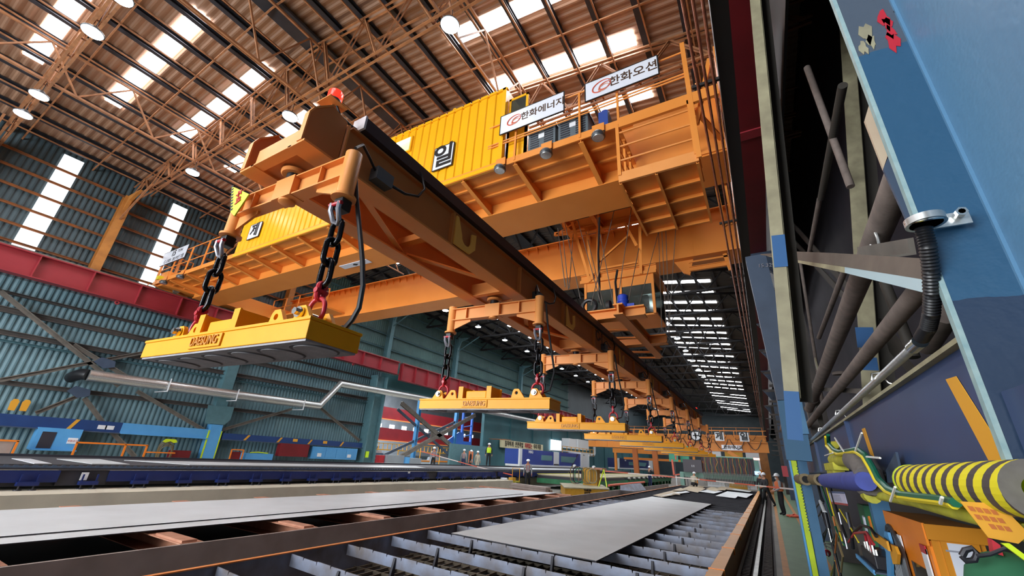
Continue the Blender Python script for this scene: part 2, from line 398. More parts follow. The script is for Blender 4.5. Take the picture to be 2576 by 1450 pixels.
# ---- neighbouring bay seen through the side opening
struct('wall_far_left', MB().box(-50.2, -50, YS, YN, 0, 13), 'bay_wall', 'pale wall of the neighbouring bay')
struct('ceiling', MB().box(-50, XW - .3, YS, YN, 12.2, 12.4), 'bay_wall', 'roof of the neighbouring bay')
# purlins along the hall
grp = 'dark roof purlins'
n = 0
for side in (0, 1):
    for i in range(12):
        x = (XW + .35 + i * 1.14) if side == 0 else (XE - .5 - i * 1.14)
        z = roof_z(x)
        o = obj('roof_purlin', MB().bar((x, YS, z + .0), (x, 80, z + .0), .17, .2, sec='C'), 'purlin_dark')
        tag(o, 'dark steel purlin under the roof sheets, %s from the %s eaves' % (ORD[i], ('left', 'right')[side]), 'purlin', grp)
# orange bracing rods under the purlins: along the hall and across it
for side in (0, 1):
    for i in range(11):
        x = (XW + .95 + i * 1.14) if side == 0 else (XE - 1.5 - i * 1.14)
        o = obj('bracing_rod', MB().bar((x, YS, roof_z(x) - .42), (x, 17, roof_z(x) - .42), .045, .045), 'roof_steel')
        tag(o, 'thin rusty rod running lengthwise below the purlins, %s from the %s eaves' % (ORD[i], ('left', 'right')[side]), 'rod', 'lengthwise roof rods')
for k in range(-3, 8):
    y = 1.15 + k * 2.25
    mb = MB().bar((XW, y, ZEV - .3), (XR, y, ZR - .3), .05, .05).bar((XR, y, ZR - .3), (XE, y, ZEV - .3), .05, .05)
    o = obj('sag_rod', mb, 'roof_steel'); tag(o, 'thin rusty orange tie crossing beneath both roof slopes, %s from the camera end' % ORD[k + 3], 'rod', 'crosswise roof ties')
# ---- roof trusses
def make_truss(rs='roof_steel'):
    t = root('roof_truss', (0, 0, 0)); zb = 12.3
    mb = MB()
    for dy in (-.09, .09): mb.bar((XW + .1, dy, zb), (XE, dy, zb), .07, .13, sec='L')
    for i in range(24): x = XW + .6 + i * 1.14; mb.bar((x, -.12, zb), (x, .12, zb), .05, .02)
    obj('bottom_chord', mb, rs, t)
    mb = MB()
    for dy in (-.07, .07):
        mb.bar((XW + .1, dy, ZEV - .22), (XR, dy, ZR - .22), .06, .12, sec='L').bar((XR, dy, ZR - .22), (XE, dy, ZEV - .22), .06, .12, sec='L')
    obj('top_chord', mb, rs, t)
    N = 13; dx = (XE - XW - .2) / N
    for i in range(N):
        x0 = XW + .1 + i * dx; x1 = x0 + dx; xm = x0 + dx / 2
        if xm > XE: break
        zt = roof_z(xm) - .25
        for a, b in (((x0, 0, zb), (xm, 0, zt)), ((xm, 0, zt), (x1, 0, zb))):
            mb = MB()
            for dy in (-.05, .05): mb.bar((a[0], dy, a[2]), (b[0], dy, b[2]), .04, .06, sec='L')
            obj('web_member', mb, rs, t)
    return t
t0 = make_truss(); tf = make_truss('roof_steel_dim'); used_f = False; ty = [.65 + 4.35 * k for k in range(-2, 14)] + [70, 78, 88, 98]
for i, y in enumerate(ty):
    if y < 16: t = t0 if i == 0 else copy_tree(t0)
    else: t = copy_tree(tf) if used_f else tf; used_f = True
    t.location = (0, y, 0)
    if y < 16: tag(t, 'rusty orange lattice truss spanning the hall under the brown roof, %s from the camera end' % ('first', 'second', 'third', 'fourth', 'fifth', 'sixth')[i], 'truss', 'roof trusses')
    else: tag(t, 'lattice truss darkened for the dim far hall, %s beyond the brown roof' % ORD[i - 6], 'truss', 'far roof trusses')
# lengthwise lattice frames between the trusses (vertical bracing near the ridge)
def lattice(x, y0, y1, zt, zb, label):
    t = root('bracing_truss', (x, y0, zb)); n = int((y1 - y0) / 2.17)
    obj('bottom_chord', MB().bar((x, y0, zb), (x, y1, zb), .07, .07), 'roof_steel', t)
    obj('top_chord', MB().bar((x, y0, zt), (x, y1, zt), .07, .07), 'roof_steel', t)
    for i in range(n):
        a = y0 + i * 2.17; b = a + 1.085
        obj('web_member', MB().bar((x, a, zb), (x, b, zt), .05, .05), 'roof_steel', t)
        obj('web_member', MB().bar((x, b, zt), (x, a + 2.17, zb), .05, .05), 'roof_steel', t)
    tag(t, label, 'truss')
lattice(XR + .4, -3, 17, ZR - .5, 12.3, 'rusty lengthwise lattice frame under the roof ridge')
lattice(-5.6, -3, 17, 14.0, 12.3, 'rusty lengthwise lattice frame right of the ridge, above the crane signs')
lattice(-18.4, -3, 17, 13.7, 12.3, 'rusty lengthwise lattice frame left of the ridge over the two bright lamps')
struct(trim(), MB().bar((XR, YS, ZR - .2), (XR, 80, ZR - .2), .75, .1), 'purlin_dark', 'wide dark ridge beam')
# ---- high bay lamps
def make_lamp():
    t = root('high_bay_lamp', (0, 0, 0))
    obj('hanger', MB().tube([(0, 0, .12), (.03, 0, .3), (0, 0, .55)], .012, 6), 'black_rubber', t)
    obj('lamp_housing', MB().lathe([(.10, .16), (.13, .1), (.27, .04), (.29, 0), (.27, -.01)], (0, 0, 0), 24), 'lamp_housing', t)
    obj('diffuser', MB().lathe([(.265, -.012), (.26, -.03), (.05, -.04)], (0, 0, 0), 24), 'lamp_glow', t)
    return t
l0 = make_lamp(); first = True
LP = [((260, 98), 'round high bay lamp glowing between the two left roof skylights'), ((101, 241), 'upper of the two lamps glowing at the left edge of the photo'),
      ((83, 299), 'lower of the two lamps glowing at the left edge of the photo'), ((320, 4), 'high bay lamp cut off by the top edge of the photo'),
      ((735, 297), 'high bay lamp left of the red beacon'), ((485, 434), 'high bay lamp hanging over the left part of the crane walkway'),
      ((1138, 71), 'high bay lamp under the roof right of the ridge')]
for (px, py), lab in LP:
    l = l0 if first else copy_tree(l0); first = False
    p = at(px, py, Z=11.75); l.location = (p.x, .65 if p.y < 3 else 5.0, 11.75); l.scale = (.85, .85, 1); tag(l, lab, 'lamp', 'high bay lamps')
for k in range(4, 14):
    for x in (-19.2, -12.6, -5.0):
        y = .65 + 4.35 * k; l = copy_tree(l0); l.location = (x, y, 11.75)
        tag(l, 'small bright lamp far down the hall, %s of the %s row' % (ORD[k - 4], {-19.2: 'left', -12.6: 'middle', -5.0: 'right'}[x]), 'lamp', 'distant high bay lamps')
# ---- left wall framing
for i, z in enumerate((8.75, 9.45, 10.2, 10.95, 11.7, 12.4)):
    o = obj('wall_girt', MB().bar((XW + .16, YS, z), (XW + .16, 16, z), .07, .1, sec='C'), 'girt_rust')
    tag(o, 'rusty orange wall rail along the upper left wall, %s from below' % ORD[i], 'rail', 'upper wall rails')
for z, m_, h, lab in ((6.75, 'girt_dark', .1, 'dark grey wall rail just under the red runway girder'), (6.1, 'girt_dark', .22, 'broad dark lattice-edged wall rail above the silver pipe'),
                 (4.95, 'teal_plate', .08, 'thin teal wall rail between the dark beams'), (5.25, 'girt_dark', .2, 'dark beam crossing the wall over the silver pipe'), (3.45, 'girt_dark', .18, 'dark beam crossing the wall under the silver pipe')):
    o = obj('wall_girt', MB().bar((XW + .2, YS, z), (XW + .2, OY0 - .6, z), .16, h, sec='C'), m_); tag(o, lab, 'rail')
for i, z in enumerate((9.3, 10.4, 11.6, 12.6)):
    o = obj('wall_girt', MB().bar((XW + .16, 16, z), (XW + .16, 60, z), .07, .1, sec='C'), 'teal_plate'); tag(o, 'teal wall rail running along the upper wall beyond the crane, %s from below' % ('lowest', 'second', 'third', 'highest')[i], 'rail')
for y, lab in ((.35, 'orange column on the upper wall at the left edge of the photo'), (4.85, 'orange column on the upper wall between the two tall daylight sheets'), (9.3, 'orange column on the upper wall behind the near crane girder'), (13.65, 'orange column on the upper wall between the crane girders'), (22.35, 'column on the upper wall beyond the crane'), (31, 'column on the upper wall above the side opening'), (44, 'column on the far upper wall over the banner')):
    t = root('wall_column', (XW + .45, y, 8.3)); mm = 'column_ochre' if y < 16 else 'teal_plate'
    obj('shaft', MB().bar((XW + .42, y, 8.3), (XW + .48, y, 12.3), .34, .42, up=(1, 0, 0), sec='I', t=.12), mm, t)
    obj('haunch', MB().prism([(XW + .6, y - .06, 11.2), (XW + .95, y - .06, 12.0), (XW + 1.9, y - .06, 12.3), (XW + .6, y - .06, 12.35)], (0, .12, 0)), mm, t)
    obj('knee_brace', MB().bar((XW + .5, y, 11.0), (XW + 3.0, y, 12.3), .07, .07), 'roof_steel' if y < 16 else mm, t)
    tag(t, lab, 'column')
# diagonal wall braces
def brace(a, b, wd, m_, lab):
    a = Vector(a); b = Vector(b); o = obj('wall_brace', MB().bar(a, b, wd, wd * .5, up=(1, 0, 0), sec='L'), m_); tag(o, lab, 'brace')
X1 = -24.6
for p, q, lab in (((0, 733), (300, 972), 'grey diagonal brace falling from the left edge below the red girder'), ((185, 868), (318, 948), 'short grey diagonal brace running to the blue gusset on the wall'), ((0, 957), (375, 885), 'thin grey brace rising rightward behind the bright magnet'), ((212, 1002), (262, 1068), 'grey diagonal brace above the navy wall beam'),
                  ((345, 985), (512, 1082), 'grey diagonal brace ending behind the light blue column'), ((90, 1040), (215, 990), 'thin dark brace rising above the navy wall beam'), ((270, 1075), (340, 1150), 'brown diagonal brace below the navy wall beam'),
                  ((560, 1082), (735, 1030), 'grey diagonal brace right of the light blue column'), ((800, 1022), (905, 1110), 'dark diagonal brace under the pipe elbow')):
    brace(at(*p, X=X1), at(*q, X=X1), .16, 'brace_grey', lab)
for (px, py), lab in (((265, 915), 'blue gusset plate where the upper wall braces meet'), ((200, 988), 'dark blue gusset plate above the yellow gloves')):
    c = at(px, py, X=X1 + .06)
    o = obj('gusset_plate', MB().prism([(c.x, c.y - .4, c.z), (c.x, c.y, c.z - .22), (c.x, c.y + .35, c.z - .1), (c.x, c.y + .3, c.z + .15), (c.x, c.y - .2, c.z + .24)], (.03, 0, 0)), 'slate_steel'); tag(o, lab, 'plate')
# ---- runway girders
def runway(x, y0, y1, zb, zt, m_, lab, step=1.65, side=1):
    t = root('runway_girder', (x, y0, zb))
    obj('web', MB().box(x - .02, x + .02, y0, y1, zb, zt), m_, t)
    obj('flange', MB().box(x - .22, x + .22, y0, y1, zt, zt + .05), m_, t); obj('flange', MB().box(x - .22, x + .22, y0, y1, zb - .04, zb), m_, t)
    obj('rail', MB().box(x - .05, x + .05, y0, y1, zt + .05, zt + .14), 'rail_steel', t)
    k = int((y1 - y0) / step)
    for i in range(min(k, 90)):
        y = y0 + i * step; obj('stiffener', MB().box(x - .2, x + .2, y, y + .025, zb, zt), m_, t)
    tag(t, lab, 'girder'); return t
g = runway(-24.0, YS, 23.2, 7.36, 8.24, 'runway_red', 'red runway girder along the left wall carrying the crane')
for y in (5.9, 12.4, 18.9): obj('lifting_eye', MB().link((-23.9, y, 7.24), .2, .2, .035, (0, 1, 0)), 'runway_red', g)
t = runway(-24.0, 23.6, 110, 7.0, 8.24, 'runway_red', 'deeper red runway girder beyond the side opening column', 1.5)
t = root('runway_girder', (.72, YS, 8.1))
obj('flange', MB().box(.5, .94, YS, 110, 8.1, 8.14), 'runway_dark_red', t)
obj('web', MB().box(.70, .74, YS, 110, 8.14, 9.0), 'runway_dark_red', t); obj('flange', MB().box(.5, .94, YS, 110, 9.0, 9.05), 'runway_dark_red', t)
obj('rail', MB().box(.67, .77, YS, 110, 9.05, 9.14), 'rail_steel', t)
for i in range(60): obj('stiffener', MB().box(.52, .92, -10 + i * 2, -9.97 + i * 2, 8.14, 9.0), 'runway_dark_red', t)
obj('seam_plate', MB().box(.49, .95, 7.7, 7.95, 8.07, 8.1), 'runway_red', t)
tag(t, 'dark red runway girder seen from below on the right, carrying the crane', 'girder')
# black power rail beam and copper bus bars
o = obj('conductor_beam', MB().box(.22, .42, YS, 95, 7.0, 7.3), 'black_steel'); tag(o, 'long black beam beside the copper bus bars', 'beam')
for i, x in enumerate((-.06, .05, .15)):
    o = obj('bus_bar', MB().tube([(x, YS + .0, 6.95), (x, 20, 6.95), (x, 95, 6.95)], .021, 8), 'copper'); tag(o, 'long copper bus bar, %s of the three' % ('leftmost', 'middle one', 'rightmost')[i], 'bus bar', 'copper bus bars')
for k, y in enumerate((5.1, 9.3, 12.6, 16.5, 21, 27, 34, 42)):
    t = root('insulator_bracket', (0, y, 6.95)); obj('arm', MB().bar((-.14, y, 7.03), (.24, y, 7.03), .04, .05), 'black_steel', t)
    for x in (-.06, .05, .15): obj('insulator', MB().lathe([(.02, 0), (.035, .02), (.02, .04), (.035, .06), (.02, .08)], (x, y, 6.955), 10), 'black_rubber', t)
    tag(t, 'dark bracket holding the three copper bus bars, %s from the camera' % ORD[k], 'bracket', 'bus bar brackets')
# ================================================================== OVERHEAD CRANE
O = 'crane_orange'
def rail_run(parent, pts_x, y, z0, ztop, mids, m_=O, x0=None, x1=None, along='X'):
    for x in pts_x: obj('post', MB().bar((x, y, z0), (x, y, ztop), .05, .05) if along == 'X' else MB().bar((y, x, z0), (y, x, ztop), .05, .05), m_, parent)
    a = x0 if x0 is not None else pts_x[0]; b = x1 if x1 is not None else pts_x[-1]
    for z in [ztop] + list(mids):
        p, q = ((a, y, z), (b, y, z)) if along == 'X' else ((y, a, z), (y, b, z))
        obj('handrail', MB().tube([p, q], .02, 8), m_, parent)
crane = root('overhead_crane', (-12, 8.4, 8.3))
obj('girder', MB().box(-23.6, .25, 8.44, 9.6, 8.34, 9.9).box(-23.6, .25, 8.40, 9.64, 8.30, 8.34).box(-23.6, .25, 8.38, 9.66, 9.9, 9.94), O, crane)
obj('girder', MB().box(-23.6, .25, 13.40, 14.46, 8.34, 9.85).box(-23.6, .25, 13.36, 14.5, 8.30, 8.34), O, crane)
obj('top_flange', MB().box(-23.6, .25, 13.22, 14.64, 9.85, 9.89), O, crane)
for i in range(52):
    x = -23.3 + i * .455; obj('stiffener', MB().prism([(x, 13.40, 9.85), (x, 13.40, 9.6), (x, 13.24, 9.85)], (.015, 0, 0)), O, crane)
for x in (-9.3, -1.1): obj('weld_seam', MB().box(x, x + .012, 13.394, 13.4, 8.34, 9.85), O, crane)
for xa, xb in ((-24.35, -23.6), (.3, 1.05)):
    z0 = 8.4 if xa < -5 else 9.16
    obj('end_truck', MB().box(xa, xb, 7.1, 16.0, z0 + .12, z0 + .85), O, crane)
    for y in (7.8, 15.2): obj('wheel', MB().cyl(((xa + xb) / 2 - .06, y, z0 + .12), ((xa + xb) / 2 + .06, y, z0 + .12), .13, 20), 'rail_steel', crane)
    obj('buffer', MB().box(xa + .25, xb - .25, 6.9, 7.1, z0 + .4, z0 + .58), 'foam_yellow', crane)
# walkway platform
ZP = 8.66
obj('walkway_deck', MB().box(-24.5, -1.72, 7.0, 8.44, ZP, ZP + .03), O, crane)
obj('edge_channel', MB().box(-24.5, -1.72, 6.97, 7.0, ZP - .06, ZP + .13), O, crane)
obj('end_beam', MB().box(-1.72, .25, 6.95, 7.02, ZP - .1, ZP + .16), O, crane)
BX = [-24.3 + 1.6 * i for i in range(12)] + [-5.95, -4.35, -2.62]
for x in BX:
    obj('bracket', MB().prism([(x, 7.0, ZP), (x, 7.0, ZP - .11), (x, 8.44, ZP - .34), (x, 8.44, ZP)], (.02, 0, 0)).prism([(x - .05, 7.0, ZP - .11), (x - .05, 7.0, ZP - .125), (x - .05, 8.44, ZP - .355), (x - .05, 8.44, ZP - .34)], (.12, 0, 0)), O, crane)
for y in (7.45, 7.92): obj('joist', MB().box(-24.5, -1.72, y, y + .06, ZP - .055, ZP), O, crane)
for i in range(3): obj('deck_slot', MB().box(-6.75, -6.67, 7.2 + i * .42, 7.48 + i * .42, ZP - .012, ZP - .002), 'hollow_black', crane)
rail_run(crane, [-24.2, -22.9, -21.4, -19.9, -18.6], 6.98, ZP, 10.0, (9.3,))
rail_run(crane, [-4.35, -2.62, -1.72], 6.98, ZP, 10.05, (9.42, 9.34), x0=-5.2, x1=-.3)
obj('post', MB().bar((-.26, 6.98, 7.2), (-.26, 6.98, 10.3), .09, .07), O, crane)
obj('post', MB().bar((-24.2, 7.6, ZP), (-24.2, 7.6, 10.4), .05, .05), O, crane)
rail_run(crane, [7.0, 7.6, 8.2], -24.4, ZP, 10.3, (9.7,), along='Y')
rail_run(crane, [-3.9, -2.2, -.5], 9.5, 9.94, 10.9, (10.4,), x0=-4.6, x1=.2)
# service basket under the walkway
bx0, bx1 = -1.76, -.3
obj('basket_floor', MB().box(bx0, bx1, 7.0, 9.3, 7.22, 7.24), O, crane)
obj('basket_beam', MB().box(bx0 - .03, bx1 + .03, 6.97, 7.02, 7.14, 7.38), 'arm_orange', crane)
for x in (bx0, (bx0 + bx1) / 2 - .02, bx1): obj('basket_joist', MB().bar((x, 7.0, 7.16), (x, 9.32, 7.16), .05, .12, sec='L'), O, crane)
for y in (7.6, 8.15, 8.7, 9.27): obj('basket_joist', MB().bar((bx0, y, 7.17), (bx1, y, 7.17), .04, .1, sec='L'), O, crane)
for x in (bx0, bx1): obj('basket_post', MB().bar((x, 6.98, 7.3), (x, 6.98, ZP), .07, .06, sec='L'), O, crane)
for z in (7.68, 8.05, 8.42): obj('basket_rail', MB().tube([(bx0, 6.98, z), (bx1, 6.98, z)], .022, 8), O, crane)
for x in (bx0, bx1):
    for z in (7.68, 8.05, 8.42): obj('basket_rail', MB().tube([(x, 6.98, z), (x, 8.44, z)], .02, 8), O, crane)
for y in (7.5, 8.0): obj('basket_post', MB().bar((bx0, y, 7.2), (bx0, y, ZP), .05, .05), O, crane)
obj('back_plate', MB().box(-1.7, .25, 8.36, 8.44, 8.34, 9.9), O, crane)
# frame of plates at the collector end
obj('collector_frame', MB().bar((-.1, 7.0, 9.0), (.25, 8.4, 9.9), .06, .12).bar((-.22, 7.2, 8.2), (.2, 7.2, 9.8), .08, .08).bar((-.22, 7.2, 8.6), (.2, 8.4, 8.6), .1, .05), O, crane)
obj('collector_frame', MB().bar((-.1, 9.8, 8.9), (-.05, 9.8, 7.2), .07, .07).bar((-.1, 9.8, 7.25), (.2, 9.8, 7.25), .06, .06).bar((.12, 9.8, 7.25), (.12, 9.8, 8.4), .05, .05), O, crane)
obj('end_bracket', MB().prism([(-1.75, 13.6, 8.3), (-1.15, 13.6, 8.3), (-1.3, 13.6, 7.75), (-1.5, 13.6, 7.85)], (0, .08, 0)).bar((-1.3, 13.6, 7.95), (-.1, 13.6, 7.95), .1, .16, sec='I').bar((-.2, 13.6, 8.3), (-.1, 13.6, 7.7), .12, .08).bar((-1.3, 13.6, 8.2), (-.1, 13.6, 8.2), .08, .06), O, crane)
# lower walkway beside the far girder at its left end
obj('walkway_deck', MB().box(-23.5, -18.4, 12.2, 13.3, 8.42, 8.5), O, crane)
rail_run(crane, [-23.4, -22.2, -21, -19.8, -18.5], 12.25, 8.5, 9.5, (9.0,))
tag(crane, 'orange double girder overhead crane spanning the hall above the magnet spreader', 'crane')
# floodlights under the walkway edge
def flood():
    t = root('floodlight', (0, 0, 0))
    obj('mount_plate', MB().box(-.14, .14, -.02, .0, .1, .32), O, t)
    obj('yoke', MB().tube([(-.13, 0, -.02), (-.14, 0, .1), (0, 0, .16), (.14, 0, .1), (.13, 0, -.02)], .012, 6), 'black_rubber', t)
    obj('lamp_housing', MB().lathe([(.06, .1), (.12, .08), (.15, .03), (.155, -.02), (.14, -.05)], (0, -.02, -.02), 22), 'lamp_housing', t)
    obj('lens', MB().lathe([(.13, -.052), (.12, -.066), (.03, -.072)], (0, -.02, -.02), 22), 'zinc', t)
    return t
f0 = flood()
for i, ((px, py), lab) in enumerate([((1260, 408), 'grey floodlight below the white company sign, leftmost of the three on the right'), ((1375, 373), 'grey floodlight below the cooler boxes'), ((1505, 328), 'grey floodlight beside the blue motor, left of the basket'),
        ((374, 710), 'floodlight nearest the left end of the crane walkway'), ((417, 700), 'middle of the three floodlights at the left end of the walkway'), ((460, 684), 'third floodlight along the left walkway edge, below the tonnage sign')]):
    t = f0 if i == 0 else copy_tree(f0); p = at(px, py, Y=6.94); t.location = (p.x, 6.94, ZP - .16); tag(t, lab, 'floodlight', 'walkway floodlights')
# electrical house on the walkway
cab = root('electrical_house', (-11, 7.6, ZP + .03)); x0, x1, z0, z1 = -17.3, -4.75, ZP - .05, 11.35
mb = MB(); prof = []; x = x0
while x < x1 - .3: prof += [(x, 0), (x + .20, 0), (x + .225, .035), (x + .275, .035)]; x += .3
prof += [(x1, 0)]; vs = [(xx, 7.0 + dy - .02, z) for z in (z0 + .12, z1 - .08) for xx, dy in prof]; k = len(prof)
mb.add(vs, [(i, i + 1, k + i + 1, k + i) for i in range(k - 1)]); obj('wall_panel', mb, 'cabin_yellow', cab)
obj('body', MB().box(x0, x1, 7.03, 8.36, z0 + .1, z1 - .02), 'cabin_yellow', cab)
obj('bottom_frame', MB().box(x0, x1, 6.95, 7.05, z0, z0 + .12), 'cabin_yellow', cab)
mb = MB(); x = x0
while x < x1 - .2: mb.box(x, x + .24, 6.95, 7.05, z1 - .09, z1); mb.box(x + .24, x + .3, 6.97, 7.05, z1 - .07, z1 - .02); x += .3
obj('top_frame', mb, 'cabin_yellow', cab)
obj('corner_post', MB().box(x1 - .1, x1 + .02, 6.95, 7.07, z0, z1), 'cabin_yellow', cab)
for x in (-13.5, -9.6, -6.6): obj('lifting_eye', MB().link((x, 7.0, z1 + .05), .14, .14, .02, (1, 0, 0)), 'cabin_yellow', cab)
a = at(968, 392, Y=6.95); b = at(1038, 352, Y=6.95)
def winpart(a, b):
    z_lo, z_hi = a.z + .05, b.z - .05
    f = obj('window', MB().box(a.x, b.x, 6.92, 7.0, z_lo - .05, z_hi + .05), 'cabin_yellow', cab); obj('pane', MB().box(a.x + .05, b.x - .05, 6.9, 6.93, z_lo, z_hi), 'window_lit', f)
    obj('tube_lamp', MB().tube([(a.x + .15, 6.89, z_hi - .08), (b.x - .1, 6.89, z_hi - .08)], .02, 8), 'lamp_glow', f)

winpart(Vector((-9.35, 7, 10.4)), Vector((-8.13, 7, 11.0)))
mb = MB(); dx0, dx1 = -4.72, -4.12
mb.box(dx0, dx0 + .07, 7.12, 7.17, 8.8, 11.0).box(dx1 - .07, dx1, 7.12, 7.17, 8.8, 11.0).box(dx0, dx1, 7.12, 7.17, 10.93, 11.0).box(dx0, dx1, 7.12, 7.17, 8.8, 9.9)
d = obj('door', mb, 'cabin_yellow', cab); obj('pane', MB().box(dx0 + .07, dx1 - .07, 7.14, 7.15, 9.9, 10.93), 'glass', d)
tag(cab, 'yellow ribbed electrical house standing on the crane walkway', 'electrical house')
# signs
S_ = []
def sign(name, x0, x1, y, z0, z1, label, cat='sign'):
    t = root(name, ((x0 + x1) / 2, y, z0)); obj('panel', MB().box(x0, x1, y - .02, y, z0, z1), 'sign_white', t); tag(t, label, cat)
    obj('frame', MB().bar((x0, y - .01, z0), (x1, y - .01, z0), .03, .02).bar((x0, y - .01, z1), (x1, y - .01, z1), .03, .02).bar((x0, y - .01, z0), (x0, y - .01, z1), .03, .02, up=(0, 1, 0)).bar((x1, y - .01, z0), (x1, y - .01, z1), .03, .02, up=(0, 1, 0)), 'sign_black', t)
    return t
def fr(t, body, size, x, z, y, m_='sign_black', xs=1., bold=.0, align='CENTER'):
    return place_text(text(body, size, m_, t, .003, xs=xs, bold=bold, align=align), (x, y - .023, z), (1, 0, 0), (0, 0, 1))
def rings(t, x, z, y, R, m_='logo_red'):
    for dx, dz, r, mm in ((0, 0, 1, m_), (.42, -.12, .62, m_), (.25, -.35, .55, 'logo_tan')):
        P = [(x + R * (dx + 1.15 * r * math.cos(a)) , y - .025, z + R * (dz + r * .8 * math.sin(a) + .25 * r * math.cos(a))) for a in [2 * PI * i / 28 for i in range(28)]]
        obj('logo', MB().tube(P, [.006 + .011 * abs(math.sin(i * PI / 28)) for i in range(28)], 5, closed=True), mm, t)
t = sign('company_sign', -4.78, -2.97, 6.88, 9.55, 10.17, 'white sign with red ring logo and five Korean letters beside the yellow house')
rings(t, -4.36, 9.88, 6.88, .17); fr(t, '한화에너지', .265, -3.56, 9.87, 6.88, 'sign_brown', bold=.004)
t = sign('company_sign', -2.43, -.77, 6.88, 9.56, 10.12, 'white sign with red ring logo and four Korean letters, high on the right railing')
rings(t, -2.03, 9.86, 6.88, .19); fr(t, '한화오션', .30, -1.32, 9.85, 6.88, 'sign_brown', bold=.004)
t = sign('number_sign', -7.06, -6.36, 6.94, 9.22, 10.02, 'white square sign with one bold Korean character on the yellow house')
fr(t, '일', .82, -6.71, 9.63, 6.94, bold=.02)
t = sign('number_sign', -16.55, -15.75, 6.94, 9.2, 9.86, 'small white sign with a black Korean character on the left part of the yellow house')
fr(t, '제', .62, -16.15, 9.54, 6.94, bold=.02)
t = sign('capacity_sign', -24.25, -21.75, 6.9, 9.5, 10.2, 'white sign reading 15 TON at the left end of the walkway')
fr(t, '15', .42, -23.1, 9.98, 6.9, bold=.01); fr(t, 'TON', .22, -22.5, 10.03, 6.9); fr(t, 'C-1505  2019년 7월', .24, -22.9, 9.65, 6.9)
p = at(893, 664, Z=8.29)
t = root('small_notice', (p.x, p.y, 8.27)); obj('panel', MB().box(p.x - .75, p.x + .75, p.y - .12, p.y + .16, 8.27, 8.29), 'sign_white', t)
obj('arrow', MB().prism([(p.x, p.y - .06, 8.265), (p.x + .16, p.y + .02, 8.265), (p.x, p.y + .1, 8.265), (p.x - .14, p.y + .02, 8.265)], (0, 0, .004)), 'sign_black', t); tag(t, 'small white notice with a black arrow under the near crane girder', 'notice')
# cooler boxes and motor on the walkway
for i, (xa, xb, yy, lab) in enumerate(((-4.02, -3.28, 7.06, 'grey louvred cooler box just right of the yellow house'), (-3.2, -2.45, 7.06, 'grey louvred cooler box, second from the yellow house'))):
    t = root('cooler_box', ((xa + xb) / 2, yy, ZP + .03)); obj('housing', MB().box(xa, xb, yy, yy + .5, ZP + .03, 9.42), 'grey_box', t)
    mb = MB()
    for k in range(9): mb.box(xa + .06, xa + .3, yy - .015, yy, ZP + .12 + k * .07, ZP + .15 + k * .07).box(xb - .3, xb - .06, yy - .015, yy, ZP + .12 + k * .07, ZP + .15 + k * .07)
    obj('louvre', mb, 'machine_black', t); obj('badge', MB().box((xa + xb) / 2 - .08, (xa + xb) / 2 + .08, yy - .02, yy, 9.15, 9.28), 'white_paint', t); obj('lid', MB().box(xa - .03, xb + .03, yy - .04, yy + .54, 9.42, 9.47), 'machine_black', t); tag(t, lab, 'cooler', 'coolers')
p = at(1520, 290, Y=7.15)
t = root('blue_motor', (p.x, 7.15, ZP + .03)); obj('housing', MB().box(p.x - .11, p.x + .11, 7.05, 7.35, ZP + .1, 9.28), 'machine_blue', t); obj('base', MB().box(p.x - .15, p.x + .15, 7.03, 7.38, ZP + .03, ZP + .1), O, t)
obj('brake_cap', MB().lathe([(.1, 0), (.11, .05), (.1, .1), (.06, .13)], (p.x, 7.2, 9.28), 16), 'motor_blue', t); tag(t, 'dark blue motor standing on the walkway under the right company sign', 'motor')
p = at(505, 655, Y=7.4)
t = root('drive_motor', (-20.2, 7.4, ZP + .03)); obj('housing', MB().cyl((-20.9, 7.4, 8.95), (-20.2, 7.4, 8.95), .2, 18), 'motor_blue', t); obj('cap', MB().cyl((-20.2, 7.4, 8.98), (-19.7, 7.4, 8.98), .17, 18), 'lever_red', t); obj('base', MB().box(-20.9, -19.7, 7.25, 7.55, ZP + .03, 8.78), O, t); tag(t, 'blue and red motor on the walkway left of the chain', 'motor')
# ------------------------------------------------------------------ trolley with its hanging frame
tr = root('trolley', (-3.3, 11.5, 9.94))
for y in (9.9, 13.1): obj('frame_beam', MB().bar((-5.4, y, 10.05), (-1.0, y, 10.05), .2, .3, sec='I'), O, tr)
for x in (-5.2, -4.1, -2.6, -1.2): obj('frame_beam', MB().bar((x, 9.0, 9.98), (x, 13.9, 9.98), .16, .26, sec='I'), O, tr)
obj('drum', MB().cyl((-4.9, 11.1, 10.5), (-1.6, 11.1, 10.5), .42, 24), 'girt_dark', tr); obj('drum', MB().cyl((-4.9, 12.2, 10.5), (-1.6, 12.2, 10.5), .42, 24), 'girt_dark', tr)
obj('deck', MB().box(-5.3, -1.1, 9.7, 13.3, 10.2, 10.24), O, tr)
for a, b in (((1478, 590), (1490, 705)), ((1505, 520), (1505, 700)), ((1610, 560), (1613, 690)), ((1570, 560), (1602, 620)), ((1440, 560), (1485, 710))):
    obj('hanging_post', MB().bar(at(*a, Y=11.9), at(*b, Y=11.9), .09, .09, up=(0, 1, 0), sec='L'), O, tr)
for a, b in (((1500, 665), (1590, 585)), ((1480, 585), (1580, 560)), ((1510, 678), (1605, 660)), ((1400, 590), (1470, 575)), ((1410, 560), (1440, 605)), ((1450, 560), (1400, 590))):
    obj('cross_brace', MB().bar(at(*a, Y=11.95), at(*b, Y=11.95), .06, .06, up=(0, 1, 0), sec='L'), O, tr)
for a, b in (((1405, 510), (1590, 500)), ((1395, 590), (1480, 580))): obj('cross_brace', MB().bar(at(*a, Y=12.6), at(*b, Y=12.6), .14, .1, up=(0, 1, 0)), O, tr)
tag(tr, 'orange crane trolley between the girders with a frame hanging down to the cabin', 'trolley')
